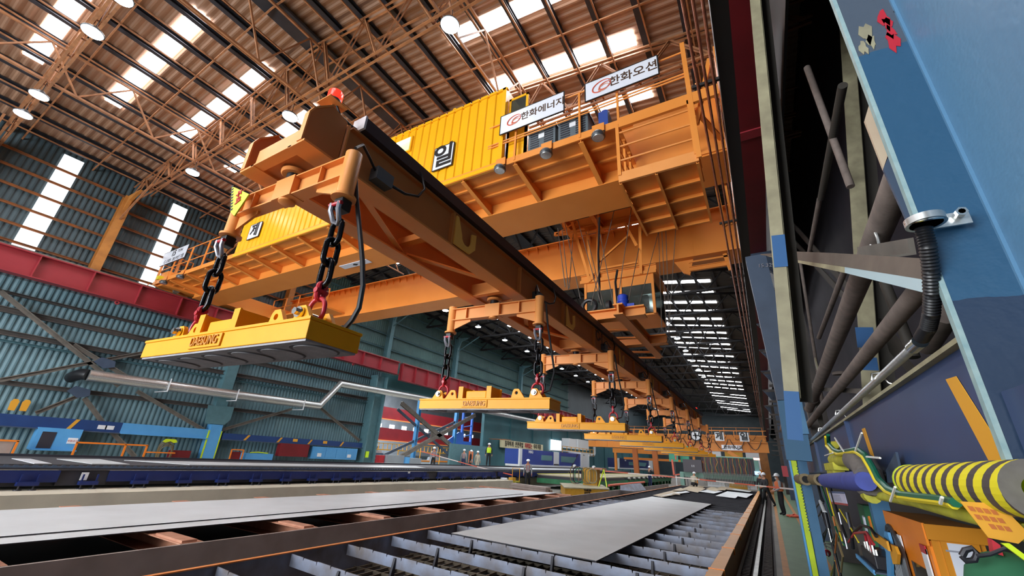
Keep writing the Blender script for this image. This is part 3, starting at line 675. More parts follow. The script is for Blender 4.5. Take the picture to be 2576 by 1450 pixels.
oc = root('operator_cabin', (-3.3, 12.6, 5.9)); q = 'crane_orange'
cx0, cx1, cy0, cy1, cz0, cz1 = -4.42, -2.18, 12.0, 13.5, 6.0, 7.28
obj('roof', MB().box(cx0 - .12, cx1 + .1, cy0 - .1, cy1 + .1, cz1, cz1 + .1).bar((cx0 - .1, cy0, cz1 + .2), (cx1 + .1, cy0, cz1 + .2), .14, .2, sec='I'), q, oc)
obj('front_header', MB().box(cx0, cx1, cy0, cy0 + .05, cz1 - .3, cz1), q, oc); obj('floor_pan', MB().box(cx0, cx1, cy0 + .1, cy1, cz0, cz0 + .06), q, oc)
for xx in (cx0 + .04, -3.42, -3.22, cx1 - .05): obj('corner_post', MB().bar((xx, cy0 + .02, cz0), (xx, cy0 + .02, cz1), .08, .08), q, oc)
for xx in (cx0 + .04, cx1 - .05): obj('corner_post', MB().bar((xx, cy1, cz0), (xx, cy1, cz1), .07, .07), q, oc)
obj('rear_wall', MB().box(cx0, cx1, cy1, cy1 + .04, cz0, cz0 + .7), 'grey_box', oc); obj('side_wall', MB().box(cx0, cx0 + .03, cy0, cy1, cz0, cz1), q, oc)
for xa, xb in ((cx0 + .08, -3.46), (-3.18, cx1 - .09)): obj('window_pane', MB().box(xa, xb, cy0 + .01, cy0 + .02, cz0 + .05, cz1 - .3), 'glass', oc)
obj('window_pane', MB().box(cx1 - .02, cx1 - .01, cy0 + .05, cy1 - .05, cz0 + .05, cz1 - .2), 'glass', oc)
obj('seat', MB().box(-3.0, -2.6, 12.7, 13.0, 6.1, 6.5).box(-3.0, -2.6, 12.98, 13.08, 6.5, 6.95), 'machine_black', oc)
obj('control_box', MB().box(-2.75, -2.45, 12.2, 12.4, 6.3, 6.7), 'white_paint', oc)
tag(oc, 'orange operator cabin with large windows hanging under the trolley', 'crane cabin')
# hoist ropes
RP = [((1405, 590), (1422, 722)), ((1412, 560), (1430, 728)), ((1420, 555), (1460, 752)), ((1441, 600), (1432, 725)), ((1455, 560), (1513, 768)), ((1478, 600), (1520, 775)), ((1500, 540), (1545, 775)), ((1545, 530), (1487, 768)), ((1588, 525), (1552, 770)),
      ((1612, 600), (1578, 775)), ((1655, 590), (1602, 790)), ((1657, 590), (1665, 835)), ((1665, 582), (1676, 835)), ((1675, 582), (1684, 840)), ((1700, 575), (1682, 835))]
for i, (a, b) in enumerate(RP):
    A = at(*a, Z=9.0); B = at(*b, Z=5.0); A2 = A + (A - B) * .22
    o = obj('hoist_rope', MB().tube([A2, B], .011, 6), 'brace_grey'); tag(o, 'thin steel hoist rope under the trolley, %s counted from the left at its top' % ORD[i], 'rope', 'hoist ropes')
for pts, lab in ((((1508, 548), (1505, 640), (1508, 720), (1508, 760)), 'thick black power cable hanging from the trolley to the reel'), (((1553, 680), (1548, 710), (1553, 760), (1556, 790)), 'black cable hanging in front of the cabin')):
    P = [at(*q, Y=9.6) for q in pts]; o = obj('power_cable', MB().tube(P, .03, 8), 'black_rubber'); tag(o, lab, 'cable')
# ================================================================== SPREADER WITH MAGNETS
SO = 'spreader_orange'; XA = -2.78; XB = -3.46; ZB = 3.94; ZT = 4.38; YE = 25.0; PIV = [1.5 + 3.2 * k for k in range(8)]
sp = root('magnet_spreader', (-3.12, 13, 3.9))
for x in (XA, XB):
    obj('lower_flange', MB().box(x - .105, x + .105, 1.27, YE, ZB, ZB + .02), 'arm_orange', sp)
    obj('upper_flange', MB().box(x - .105, x + .105, 1.63, YE, ZT - .02, ZT), SO, sp)
    obj('web', MB().box(x - .0 + (.05 if x == XA else -.05) - .008, x + (.05 if x == XA else -.05) + .008, 1.6, YE, ZB + .02, ZT - .02), SO, sp)
    e = x + (.05 if x == XA else -.05) - .008
    obj('nose_plate', MB().prism([(e, 1.27, ZB + .02), (e, 1.27, 4.24), (e, 1.30, 4.31), (e, 1.44, 4.46), (e, 1.595, 4.42), (e, 1.595, ZB + .02)], (.016, 0, 0)), SO, sp)
    obj('nose_rim', MB().prism([(e - .03, 1.262, ZB + .02), (e - .03, 1.262, 4.24), (e - .03, 1.292, 4.315), (e - .03, 1.434, 4.468), (e - .03, 1.444, 4.46), (e - .03, 1.304, 4.305), (e - .03, 1.274, 4.235), (e - .03, 1.274, ZB + .02)], (.06, 0, 0)), 'arm_orange', sp)
    obj('fold_plate', MB().box(*( (e, e + .05) if x == XA else (e - .034, e + .016)), 1.60, 1.615, ZB + .02, ZT), 'arm_orange', sp)
obj('cable_tray', MB().box(-2.76, -2.62, 1.7, YE, ZT + .01, ZT + .14), 'dark_tray', sp)
obj('tray_end', MB().box(-2.77, -2.61, 1.68, 1.7, ZT + .005, ZT + .145), 'white_paint', sp)
for k in range(15):
    y = 3.07 + 1.58 * k
    if y < YE: obj('stiffener', MB().box(XA + .058, XA + .105, y, y + .03, ZB + .02, ZT - .02).box(XB - .105, XB - .058, y, y + .03, ZB + .02, ZT - .02), 'arm_orange', sp)
for k in range(7):           # J shaped rope hooks on the outer web
    y = 3.1 + 3.2 * k; P = [(0, 0), (.30, .0), (.40, .10), (.40, .30), (.31, .27), (.31, .16)]
    P += [(.22 + .09 * math.cos(a), .16 + .09 * math.sin(a)) for a in [-PI * j / 8 for j in range(1, 8)]] + [(.13, .16), (.04, .36), (0, .36)]
    obj('rope_hook', MB().prism([(-2.672, y + a, ZB + .03 + b) for a, b in P], (.018, 0, 0)), 'hook_yellow', sp)
def angle(a, b): obj('diagonal_brace', MB().bar(a, b, .07, .05, sec='L'), 'arm_orange', sp)
for k in range(7):
    y = PIV[k]; angle((XA - .05, y + .35, 4.02), (XB + .05, y + 1.55, 4.02)); angle((XB + .05, y + 1.65, 4.02), (XA - .05, y + 2.85, 4.02))
    obj('tie_plate', MB().box(XB - .05, XA + .05, y + 1.55, y + 1.65, 4.12, 4.2), 'arm_orange', sp)
for y in PIV:
    for dy in (-.2, .17): obj('cross_channel', MB().box(XB + .05, XA - .05, y + dy, y + dy + .025, ZB + .01, ZB + .2).box(XB + .06, XA - .06, y + dy - .03, y + dy + .055, ZB + .005, ZB + .02), 'arm_orange', sp)
    obj('bearing_plate', MB().box(XB + .1, XA - .1, y - .2, y + .2, ZB + .02, ZB + .035), SO, sp)
    obj('bearing_ring', MB().lathe([(.10, .0), (.11, .01), (.11, .03), (.07, .035)], (-3.12, y, ZB - .03), 24), 'arm_orange', sp)
    obj('pivot_pin', MB().cyl((-3.12, y, 3.80), (-3.12, y, ZB), .062, 20), 'black_rubber', sp)
for i, y in enumerate(PIV[:6]):       # junction boxes with their cables
    yy = y + .42
    b = obj('junction_box', MB().box(-2.72, -2.62, yy, yy + .19, 4.03, 4.16), 'grey_box', sp)
    obj('cable', MB().tube([(-2.65, yy + .18, 4.08), (-2.6, yy + .33, 4.06), (-2.58, yy + .48, 4.12), (-2.58, yy + .55, 4.25), (-2.62, yy + .52, 4.42), (-2.64, yy + .48, 4.47)], .014, 8), 'black_rubber', b)
    obj('cable', MB().tube([(-2.66, yy, 4.12), (-2.6, yy - .12, 4.14), (-2.5, yy - .28, 4.12), (-2.4, yy - .4, 3.95)], .012, 8), 'black_rubber', b)

t_ = place_text(text('C-1', .3, 'name_dark', sp, .002, bold=.01), (-2.668, 8.1, 4.24), (0, 1, 0), (0, 0, 1))
tag(sp, 'long orange twin beam spreader that carries the row of lifting magnets', 'spreader')
# red beacon at the near end
def beacon(p, lab, s=1.):
    t = root('warning_beacon', p); x, y, z = p
    obj('bracket', MB().box(x - .09 * s, x + .09 * s, y - .09 * s, y + .09 * s, z, z + .008).bar((x, y, z - .12 * s), (x, y, z), .03, .03), 'arm_orange', t)
    obj('base', MB().lathe([(.06 * s, .008), (.066 * s, .02), (.063 * s, .055 * s), (.06 * s, .06 * s)], p, 24), 'lamp_housing', t)
    obj('dome', MB().lathe([(.062 * s, .06 * s), (.062 * s, .14 * s), (.052 * s, .155 * s), (.02 * s, .16 * s)], p, 24), 'beacon_red', t)
    obj('cable', MB().tube([(x + .03, y + .02, z), (x + .05, y + .06, z - .08), (x + .08, y + .16, z - .12), (x + .1, y + .3, z - .12)], .012, 8), 'black_rubber', t)
    tag(t, lab, 'beacon'); return t
p = at(813, 278, Y=1.49); beacon((-2.80, 1.47, 4.53), 'glowing red beacon on the near end of the spreader'); beacon((-2.9, 24.6, 4.66), 'small red beacon at the far end of the spreader')
# headblock above the spreader
hb = root('headblock', (-3.0, 9.8, ZT + .02)); z0 = 4.62; z1 = 4.86
for y in (8.25, 10.5): obj('cross_beam', MB().bar((-4.2, y, 4.75), (-1.72, y, 4.75), .26, .22, sec='I'), 'crane_orange', hb)
for x in (-2.2, -3.95): obj('side_beam', MB().bar((x, 7.9, 4.75), (x, 11.9, 4.75), .2, .24, sec='I'), 'crane_orange', hb)
for y in (8.7, 9.4, 10.9, 11.6): obj('lattice', MB().bar((-3.9, y, 4.68), (-2.2, y + .5, 4.68), .09, .06, sec='L'), 'arm_orange', hb)
for x in (-3.46, -2.78):
    for y in (8.25, 10.5): obj('pad', MB().box(x - .06, x + .06, y - .1, y + .1, ZT + .002, 4.64), SO, hb)
for x in (-3.6, -2.5):
    for y in (8.3, 10.6): obj('sheave', MB().cyl((x - .04, y, 4.98), (x + .04, y, 4.98), .13, 22), 'black_steel', hb)
obj('cable_reel', MB().link((-2.95, 8.3, 5.04), .4, .4, .045, (1, 0, 0), seg=12), 'black_rubber', hb)
tag(hb, 'orange lifting frame on top of the spreader where the ropes end', 'lifting frame')
t = root('gear_motor', (-2.2, 8.35, 4.86)); obj('housing', MB().lathe([(.1, 0), (.115, .02), (.115, .17), (.125, .18), (.125, .22), (.115, .23), (.115, .33), (.08, .36)], (-2.2, 8.35, 4.86), 24), 'motor_blue', t); obj('gearbox', MB().box(-2.1, -1.95, 8.28, 8.46, 4.86, 4.98), 'motor_blue', t)
tag(t, 'bright blue upright motor on the lifting frame', 'motor')
# ------------------------------------------------------------------ swivel arms (one under each pivot)
def make_arm():
    t = root('swivel_arm', (0, 0, 0)); L = .72; A = 'arm_orange'
    obj('arm_beam', MB().box(-L, L, -.055, .055, .185 - .012, .185).box(-L, L, -.055, .055, 0, .012).box(-L, L, -.008, .008, .012, .173), A, t)
    for x in (-.45, .42): obj('stiffener', MB().box(x, x + .01, -.05, .05, .012, .173), A, t)
    obj('wrap_plate', MB().box(-.12, .12, -.065, .065, -.004, .19), A, t); obj('bottom_boss', MB().lathe([(.05, -.028), (.065, -.02), (.065, -.004)], (0, 0, 0), 20), A, t)
    for s in (-1, 1):
        x = s * L
        obj('cylinder', MB().lathe([(.062, -.165), (.062, .225), (.058, .23)], (x, 0, 0), 24).lathe([(.088, -.185), (.088, -.165)], (x, 0, 0), 24), A, t)
        obj('gusset', MB().prism([(x - s * .06, -.01, 0), (x - s * .34, -.01, 0), (x - s * .34, -.01, -.03), (x - s * .06, -.01, -.13)], (0, .02, 0)), A, t)
        obj('end_nut', MB().lathe([(.03, .23), (.03, .245), (.02, .25)], (x, 0, 0), 6), 'black_rubber', t)
    return t
def hole_plate(mb, out, c, r, th, y0, n=24):      # lug outline in XZ with a round hole, thickness along Y
    O_, I_ = [], []
    for i in range(n):
        a = 2 * PI * i / n; d = (math.cos(a), math.sin(a)); best = 1e9
        for j in range(len(out)):
            (x1, z1), (x2, z2) = out[j], out[(j + 1) % len(out)]
            ex, ez = x2 - x1, z2 - z1; den = d[0] * ez - d[1] * ex
            if abs(den) < 1e-9: continue
            tt = ((x1 - c[0]) * ez - (z1 - c[1]) * ex) / den; uu = ((x1 - c[0]) * d[1] - (z1 - c[1]) * d[0]) / den
            if tt > 0 and -1e-6 <= uu <= 1 + 1e-6: best = min(best, tt)
        O_.append((c[0] + d[0] * best, c[1] + d[1] * best)); I_.append((c[0] + d[0] * r, c[1] + d[1] * r))
    vs = [(x, y, z) for y in (y0, y0 + th) for ring in (O_, I_) for x, z in ring]; f = []
    for i in range(n):
        j = (i + 1) % n; f += [(i, j, n + j, n + i), (2 * n + i, 3 * n + i, 3 * n + j, 2 * n + j), (i, 2 * n + i, 2 * n + j, j), (n + i, n + j, 3 * n + j, 3 * n + i)]
    mb.add(vs, f)
ML, MW, MH = .96, .1925, .145
def make_magnet():
    t = root('lifting_magnet', (0, 0, 0)); Y = 'magnet_yellow'
    obj('housing', MB().box(-ML, ML, -MW, MW, .012, MH - .02), Y, t, bevel=.004)
    obj('lid', MB().box(-ML - .006, ML + .006, -MW - .006, MW + .006, MH - .02, MH), Y, t, bevel=.003)
    b = obj('pole_face', MB().box(-ML + .01, ML - .01, -MW + .01, MW - .01, 0, .012), 'magnet_face', t)
    for k in range(6):
        x = -.80 + .32 * k
        obj('groove', MB().cyl((x, 0, -.003), (x, 0, .001), .145, 32), 'magnet_dark', b); obj('pole_disc', MB().cyl((x + .008, 0, -.007), (x + .008, 0, -.002), .127, 32), 'magnet_face', b)
    for s in (-1, 1):
        for x, hole in ((.72, 0), (.47, 1)):
            if s == -1 and hole: x = .50
            mb = MB()
            out = [(s * x - .075, MH), (s * x + .12 * (1 if s > 0 else .62), MH), (s * x + .05, MH + .10), (s * x + .03, MH + .125), (s * x - .03, MH + .125), (s * x - .05, MH + .10)] if s > 0 else [(s * x - .12, MH), (s * x + .075, MH), (s * x + .05, MH + .10), (s * x + .03, MH + .125), (s * x - .03, MH + .125), (s * x - .05, MH + .10)]
            for y in ((-.10, .075) if not hole else (-.10,)): hole_plate(mb, out, (s * x, MH + .075), .022, .03, y)
            obj('lug', mb, Y, t)
        obj('bolt', MB().cyl((s * .72, -.14, MH + .075), (s * .72, .12, MH + .075), .022, 16).cyl((s * .72, -.125, MH + .075), (s * .72, -.105, MH + .075), .036, 24).cyl((s * .72, -.15, MH + .075), (s * .72, -.125, MH + .075), .024, 6), 'chrome', t)
    for x in (-.33, .10):
        obj('stand', MB().box(x - .035, x + .035, -.155, -.14, MH, MH + .16).box(x - .006, x + .006, -.14, .14, MH, MH + .16).box(x - .035, x + .035, .14, .155, MH, MH + .16), Y, t)
    obj('terminal_cover', MB().box(-.26, .05, -.13, .10, MH, MH + .105), Y, t, bevel=.012)
    p = obj('name_plate', MB().box(-.27, .11, -MW - .012, -MW, .028, .118).box(-.255, .095, -MW - .013, -MW - .002, .04, .106), Y, t, bevel=.003)
    tx = text('DAESUNG', .088, 'magnet_letter', p, .006, xs=.82, bold=.001); place_text(tx, (-.08, -MW - .016, .073), (1, 0, 0), (0, 0, 1))
    return t

def make_chain():        # hangs from z=0 (under the cylinder) down to the magnet lug 0.87 lower
    t = root('lifting_chain', (0, 0, 0))
    obj('swivel_block', MB().box(-.045, .045, -.045, .045, -.10, -.005), 'black_rubber', t, bevel=.01)
    obj('shackle', MB().tube([(-.04, -.055, -.06), (-.04, -.055, -.12), (-.03, -.02, -.19), (0, 0, -.205), (.03, -.02, -.19), (.04, -.055, -.12), (.04, -.055, -.06)], .018, 8), 'shackle_grey', t)
    obj('shackle_pin', MB().cyl((-.06, -.055, -.07), (.06, -.055, -.07), .015, 12), 'hook_red', t)
    z = -.275
    for k in range(3):
        obj('link', MB().link((0, 0, z), .235, .135, .0195, (1, 0, 0) if k % 2 == 0 else (0, 1, 0), n=10), 'chain_black', t); z -= .157
    z += .02
    obj('coupling_link', MB().link((0, 0, z), .15, .085, .019, (0, 1, 0), n=8).cyl((0, -.045, z), (0, .045, z), .02, 12), 'hook_red', t)
    obj('ring', MB().link((0, 0, -.86), .2, .18, .015, (1, 0, 0), seg=12, n=10), 'hook_red', t)
    return t
A0 = make_arm(); M0 = make_magnet(); C0 = make_chain()
yaws = [-2.5, -4.5, -6, -6, -6, -6, -6, -6]
names = ['nearest', 'second', 'third', 'fourth', 'fifth', 'sixth', 'seventh', 'farthest']
ZMAG = 2.352
for i, y in enumerate(PIV):
    yw = math.radians(-yaws[i])
    a = A0 if i == 0 else copy_tree(A0); a.location = (-3.12, y, 3.665); a.rotation_euler.z = yw * .8
    tag(a, 'orange swivel arm under the spreader holding the two chains of the %s magnet' % names[i], 'arm', 'swivel arms')
    mg = M0 if i == 0 else copy_tree(M0); mg.location = (-3.12, y, ZMAG); mg.rotation_euler.z = yw
    tag(mg, 'yellow rectangular lifting magnet lettered DAESUNG, the %s one of the row' % names[i], 'magnet', 'lifting magnets')
    for s in (-1, 1):
        c = C0 if (i == 0 and s == -1) else copy_tree(C0); c.location = (-3.12 + s * .72 * math.cos(yw), y + s * .72 * math.sin(yw), 3.48); c.rotation_euler.z = yw
        tag(c, 'black link chain with red coupling and ring on the %s end of the %s magnet' % ('left' if s < 0 else 'right', names[i]), 'chain', 'lifting chains')
    X = -2.40
    if i < 6:
        if i == 0: P = [at(*q, Y=1.62) for q in ((905, 395), (894, 440), (897, 500), (905, 580), (912, 660), (913, 720), (903, 775), (886, 805), (868, 826))]
        else: P = [(X - .03, y + .05, 3.92), (X + .07, y + .1, 3.8), (X + .1, y + .1, 3.5), (X + .16, y + .12, 3.1), (X + .2, y + .12, 2.85), (X + .14, y + .12, 2.62), (X - .1, y + .1, 2.54)]
        o = obj('magnet_cable', MB().tube(P, .017 if i == 0 else .014, 8), 'black_rubber'); tag(o, 'thick black cable looping from the spreader down to the %s magnet' % names[i], 'cable', 'magnet cables')
# warning plate on the near arm
p0 = at(586, 470, Y=1.36); p1 = at(629, 490, Y=1.36); p2 = at(592, 545, Y=1.36); p3 = at(583, 535, Y=1.36)
t = root('warning_plate', p2); obj('panel', MB().prism([p0, p1, p2, p3], (0, -.01, 0)), 'warn_yellow', t)
mb = MB(); 
for k in range(9):
    a = p0.lerp(p3, k / 9.); mb.prism([a, a + Vector((.04, 0, -.004)), a + Vector((.036, 0, -.024)), a + Vector((-.004, 0, -.02))], (0, -.012, 0))
obj('hazard_stripe', mb, 'sign_black', t)
tx = text('주의', .085, 'warn_red', t, .002, bold=.002); c = (p0 + p1 + p2) / 3; place_text(tx, (c.x, 1.345, c.z + .01), (.35, 0, -1), (1, 0, .35)); tag(t, 'yellow triangular warning plate with red Korean letters on the nearest swivel arm', 'warning plate')
# ================================================================== CUTTING TABLE WITH SLATS (right)
ct = root('cutting_table', (-3.2, 18, 0)); NS = 40
def rimx(y): return -5.6 - .019 * (y - 3)
obj('side_plate', MB().prism([(rimx(0), 0, .0), (rimx(0), 0, .5), (rimx(0) - .02, 0, .5), (rimx(0) - .02, 0, .0)], (rimx(39) - rimx(0), 39, 0)), 'slat_steel', ct)
obj('left_rim', MB().bar((rimx(0), 0, .505), (rimx(39), 39, .505), .06, .012), 'rim_orange', ct)
obj('right_rim', MB().box(-.86, -.76, -1, 38.5, .12, .5), 'rim_box_orange', ct); obj('rim_cap', MB().box(-.93, -.75, -1, 38.5, .5, .515), 'rim_top', ct)
for k in range(18): obj('clip', MB().box(-.945, -.74, 1.2 + k * 2.05, 1.24 + k * 2.05, .42, .522).box(-.98, -.88, 1.2 + k * 2.05, 1.24 + k * 2.05, .44, .46), 'cabinet_orange', ct)
obj('under_table_shade', MB().box(-7.2, -.9, -2, 39, .0, .015), 'hollow_black', ct)  # flat black sheet on the floor, painting the shade under the table
mb = MB(); x = -6.1
while x < -.95: mb.box(x, x + .02, -1, 39, .14, .17); x += .17
y = -1.
while y < 39: mb.box(-6.2, -.9, y, y + .018, .135, .175); y += .31
obj('grating', mb, 'grating', ct)
def slat(y, k):
    xl, xr = rimx(y) + .03, -.9; sk = -.36; n = 16; mb = MB(); top = []; w = (xr - xl) / n
    P = [(xl, y, .35)]
    for i in range(n):
        a = xl + i * w
        for u, z in ((0, .49), (.93, .49), (.95, .455), (.97, .455)): P.append((a + u * w, y + sk * (a + u * w - xl) / (xr - xl), z - .004 * ((i * 7 + k) % 3)))
    P += [(xr, y + sk, .49), (xr, y + sk, .35)]
    mb.prism(P, (0, .012, 0)); s = obj('slat', mb, 'slat_steel' if k < 17 else 'slat_dark', ct)
    if k < 12:
        for u in (.22, .55, .82):
            a = xl + u * (xr - xl); yy = y + sk * u; obj('clip', MB().prism([(a, yy, .47), (a, yy, .2), (a, yy - .09, .2), (a, yy - .02, .47)], (.035, 0, 0)), 'slat_dark', s)
for k in range(-2, NS - 1): slat(3.14 + .925 * k, k)
tag(ct, 'long cutting table with blue grey cross slats over a dark grating and orange side rims', 'cutting table')
def sheet(name, pts, z, th, m_, lab, cat='steel plate', group=None):
    P = [(p.x, p.y, z) for p in pts]; o = obj(name, MB().prism(P, (0, 0, th)), m_); o.data.materials.append(MAT['plate_edge'])
    for pl in o.data.polygons: pl.material_index = 0 if abs(pl.normal.z) > .5 else 1
    return tag(o, lab, cat, group)
sheet('steel_plate', [at(*q, Z=.505) for q in ((1135, 1342), (1500, 1412), (1790, 1269), (1640, 1250))], .492, .014, 'steel_plate_warm', 'large bare grey steel plate lying on the slats of the right table')
SP = [((1642, 1246), (1665, 1251), (1735, 1238), (1700, 1232)), ((1655, 1250), (1700, 1243), (1735, 1239), (1722, 1234)), ((1712, 1232), (1755, 1240), (1775, 1230), (1738, 1222)), ((1735, 1224), (1768, 1229), (1772, 1225), (1745, 1220)),
      ((1758, 1238), (1795, 1243), (1818, 1238), (1790, 1231)), ((1775, 1232), (1800, 1238), (1815, 1232), (1790, 1226)), ((1803, 1230), (1880, 1240), (1893, 1237), (1815, 1225)), ((1800, 1250), (1850, 1256), (1856, 1251), (1878, 1255), (1895, 1245), (1830, 1238)),
      ((1690, 1236), (1712, 1238), (1730, 1234), (1712, 1230)), ((1805, 1236), (1824, 1236), (1830, 1230), (1812, 1227)), ((1840, 1235), (1885, 1241), (1890, 1239), (1850, 1232)), ((1690, 1247), (1712, 1249), (1708, 1245), (1696, 1244))]
LB = ['long tan scrap plate at the left of the pile', 'dark edged scrap strip beside the long tan one', 'brownish scrap plate in the upper middle of the pile', 'small pale scrap piece at the back of the pile', 'pale kite shaped scrap plate in the middle of the pile', 'tan scrap piece behind the kite shaped one', 'long thin pale scrap strip near the right rim', 'big brown scrap plate with stepped edge nearest the right rim',
      'pale scrap piece left of the brownish plate', 'small greenish scrap piece at the back right', 'thin pale scrap strip beside the right rim', 'tiny pale scrap bit in front of the long tan plate']
for i, q in enumerate(SP):
    z = .505 + .006 * i; sheet('scrap_plate', [at(*p, Z=.52) for p in q], z, .006, 'scrap_tan' if i % 3 != 1 else 'steel_plate_warm', LB[i], 'scrap plate', 'scrap plates on the slats')
# rack with the two long plates (left)
rk = root('plate_rack', (-9.8, 10, 0))
obj('side_beam', MB().bar((-7.30, -2, .21), (-7.95, 42, .21), .05, .42), 'rack_brown', rk)
obj('side_beam', MB().bar((-12.35, -2, .2), (-12.35, 19, .2), .14, .38, sec='I', t=.12), 'rack_brown', rk)
for k in range(9):
    y = 1.75 + 1.98 * k
    obj('cross_support', MB().bar((-12.55, y, .30), (-7.38 - .0148 * y, y, .30), .3, .24, sec='C', t=.1), 'rust_red', rk)
    obj('guide_block', MB().prism([(-8.3, y - .12, .42), (-7.42 - .0148 * y, y - .12, .42), (-7.42 - .0148 * y, y + .08, .42), (-8.3, y + .08, .42)], (0, 0, .03)), 'rust_red', rk)
obj('end_channel', MB().bar((-12.6, 18.9, .38), (-7.7, 18.8, .38), .16, .12), 'rust_red', rk)
obj('under_rack_shade', MB().box(-12.9, -7.3, -3, 19, .0, .012), 'hollow_black', rk)  # flat black sheet painting the shade between the rack supports
tag(rk, 'low steel rack with rust red cross channels carrying the long plates', 'rack')
sheet('steel_plate', [Vector(p) for p in ((-8.5, -2.5, 0), (-8.35, 18.7, 0), (-11.2, 17.9, 0), (-12.0, -2.5, 0))], .455, .014, 'steel_plate', 'long pale steel plate, lower one of the two on the rack')
sheet('steel_plate', [Vector(p) for p in ((-8.98, -2.4, 0), (-8.8, 16.4, 0), (-11.25, 17.6, 0), (-11.95, -2.4, 0))], .474, .014, 'steel_plate', 'long pale steel plate, upper one of the two on the rack')
# concrete kerb and the laser bed on it
struct(trim(), MB().box(-24.9, -13.9, -6, 24.5, 0, .52), 'concrete', 'pale concrete plinth under the navy cutting bed')
struct(trim(), MB().box(-24.9, -15.6, 24.5, 57, 0, .52), 'concrete', 'concrete plinth under the machine')
bed = root('cutting_bed', (-17.5, 12, .52)); BY1 = 56
for a, b in ((-4, 4.05), (5.0, 17.6), (18.5, 24.1), (24.5, 36), (36.4, BY1)): obj('side_beam', MB().box(-15.12, -15.0, a, b, .68, .94), 'bed_navy', bed)
for a, b in ((4.05, 5.0), (17.6, 18.5), (24.1, 24.5)): obj('gap_cover', MB().box(-15.2, -15.06, a, b, .6, .94), 'machine_black', bed)
obj('lower_tray', MB().box(-15.6, -15.2, -4, BY1, .58, .7), 'machine_black', bed)
obj('track', MB().box(-15.3, -14.98, -4, BY1, .955, 1.03), 'machine_black', bed); obj('track', MB().box(-19.9, -19.8, -4, BY1, .955, 1.13), 'machine_black', bed)
P = []; y = -4.
while y < 30: P += [(-15.0, y, 1.03), (-15.0, y + .02, 1.058), (-15.0, y + .08, 1.058), (-15.0, y + .1, 1.035)]; y += .16
P += [(-15.0, 30, 1.0), (-15.0, -4, 1.0)]
obj('rack_strip', MB().prism(P, (.022, 0, 0)), 'slate_steel', bed)
obj('bed_top', MB().box(-19.9, -15.3, -4, BY1, .99, 1.06), 'bed_top', bed)

for k in range(44):
    y = 3.55 + k * 1.07
    l = obj('leg', MB().box(-15.02, -14.86, y - .18, y + .18, .62, .70).bar((-14.92, y - .14, .70), (-14.92, y - .14, .86), .03, .03).bar((-14.92, y + .14, .70), (-14.92, y + .14, .86), .03, .03), 'bed_navy', bed)
    for s in (-.12, .12): obj('foot', MB().cyl((-14.92, y + s, .54), (-14.92, y + s, .64), .018, 8).cyl((-14.92, y + s, .52), (-14.92, y + s, .54), .07, 14), 'machine_black', l)
for q, mm in (((213, 1198), 'white_paint'), ((1030, 1186), 'white_paint')):
    p = at(*q, X=-14.98); obj('label_sheet', MB().box(-15.0, -14.985, p.y - .07, p.y + .07, p.z - .1, p.z + .08), mm, bed)
tag(bed, 'long low navy blue cutting bed standing on the concrete plinth', 'cutting bed')
for pts, mm, lab in ((((-17.95, 3.74), (-17.93, 4.1), (-15.5, 3.95), (-15.4, 3.62)), 'white_paint', 'small white plate on the navy bed, leftmost'), (((-18.2, 4.7), (-18.6, 5.8), (-15.7, 5.6), (-15.6, 4.75)), 'steel_plate_warm', 'pinkish grey plate on the navy bed, second from the left'),
                  (((-18.2, 6.3), (-17.6, 19.6), (-16.0, 18.6), (-15.9, 7.2)), 'steel_plate', 'long white plate on the navy bed'), (((-18.5, 28.5), (-18.3, 44), (-16.0, 44), (-16.0, 30)), 'steel_plate', 'pale plate on the far part of the navy bed beside the blue machine')):
    o = obj('steel_plate', MB().prism([(x, y, 1.062) for x, y in pts], (0, 0, .012)), mm); tag(o, lab, 'steel plate')
# ------------------------------------------------------------------ along the left wall
def tg(o, l, c, g=None): return tag(o, l, c, g)
for a, b, mm, lab in ((-8, 7.95, 'navy', 'navy blue steel guard beam on the left wall with an orange band'), (7.95, 11.5, 'light_blue', 'bright light blue section of the guard beam'), (12.2, 21.6, 'navy', 'navy guard beam with orange bands right of the light blue column')):
    t = root('guard_beam', (-24.6, (a + b) / 2, 1.9)); obj('beam', MB().box(-24.7, -24.5, a, b, 1.92, 2.34 if a < 12 else 2.22), mm, t); obj('lower_flange', MB().box(-24.75, -24.4, a, b, 1.88, 1.92), mm if mm == 'light_blue' else 'slate_steel', t)
    if mm == 'navy':
        for y in ([6.2] if a < 0 else [13.3, 15.2, 17.2, 19.6]): obj('band', MB().prism([(-24.49, y, 1.93), (-24.49, y + .13, 1.93), (-24.49, y + .33, 2.2 if a > 0 else 2.33), (-24.49, y + .2, 2.2 if a > 0 else 2.33)], (-.008, 0, 0)), 'stripe_yellow', t)
        for y in ([7.15, 7.4] if a < 0 else [16.2, 18.3]): obj('sticker', MB().box(-24.498, -24.49, y, y + .3, 2.02, 2.18), 'white_paint' if a < 0 else 'stripe_yellow', t)
    tag(t, lab, 'beam')
t = root('blue_column', (-24.6, 11.75, 0)); obj('shaft', MB().box(-24.9, -24.45, 11.5, 12.05, 0, 2.6), 'light_blue', t)
for y in (11.46, 12.05): obj('edge_stripe', MB().box(-24.5, -24.44, y, y + .05, 0, 2.3), 'lime', t)
obj('gusset_plate', MB().prism([(-24.44, 11.15, 2.62), (-24.44, 12.1, 2.62), (-24.44, 12.32, 2.9), (-24.44, 12.32, 3.55), (-24.44, 11.05, 3.5)], (-.03, 0, 0)), 'teal_plate', t); obj('upper_shaft', MB().box(-24.95, -24.55, 11.45, 12.0, 2.6, 7.0), 'teal_plate', t)
tag(t, 'light blue wall column with lime edges and a teal gusset plate', 'column')
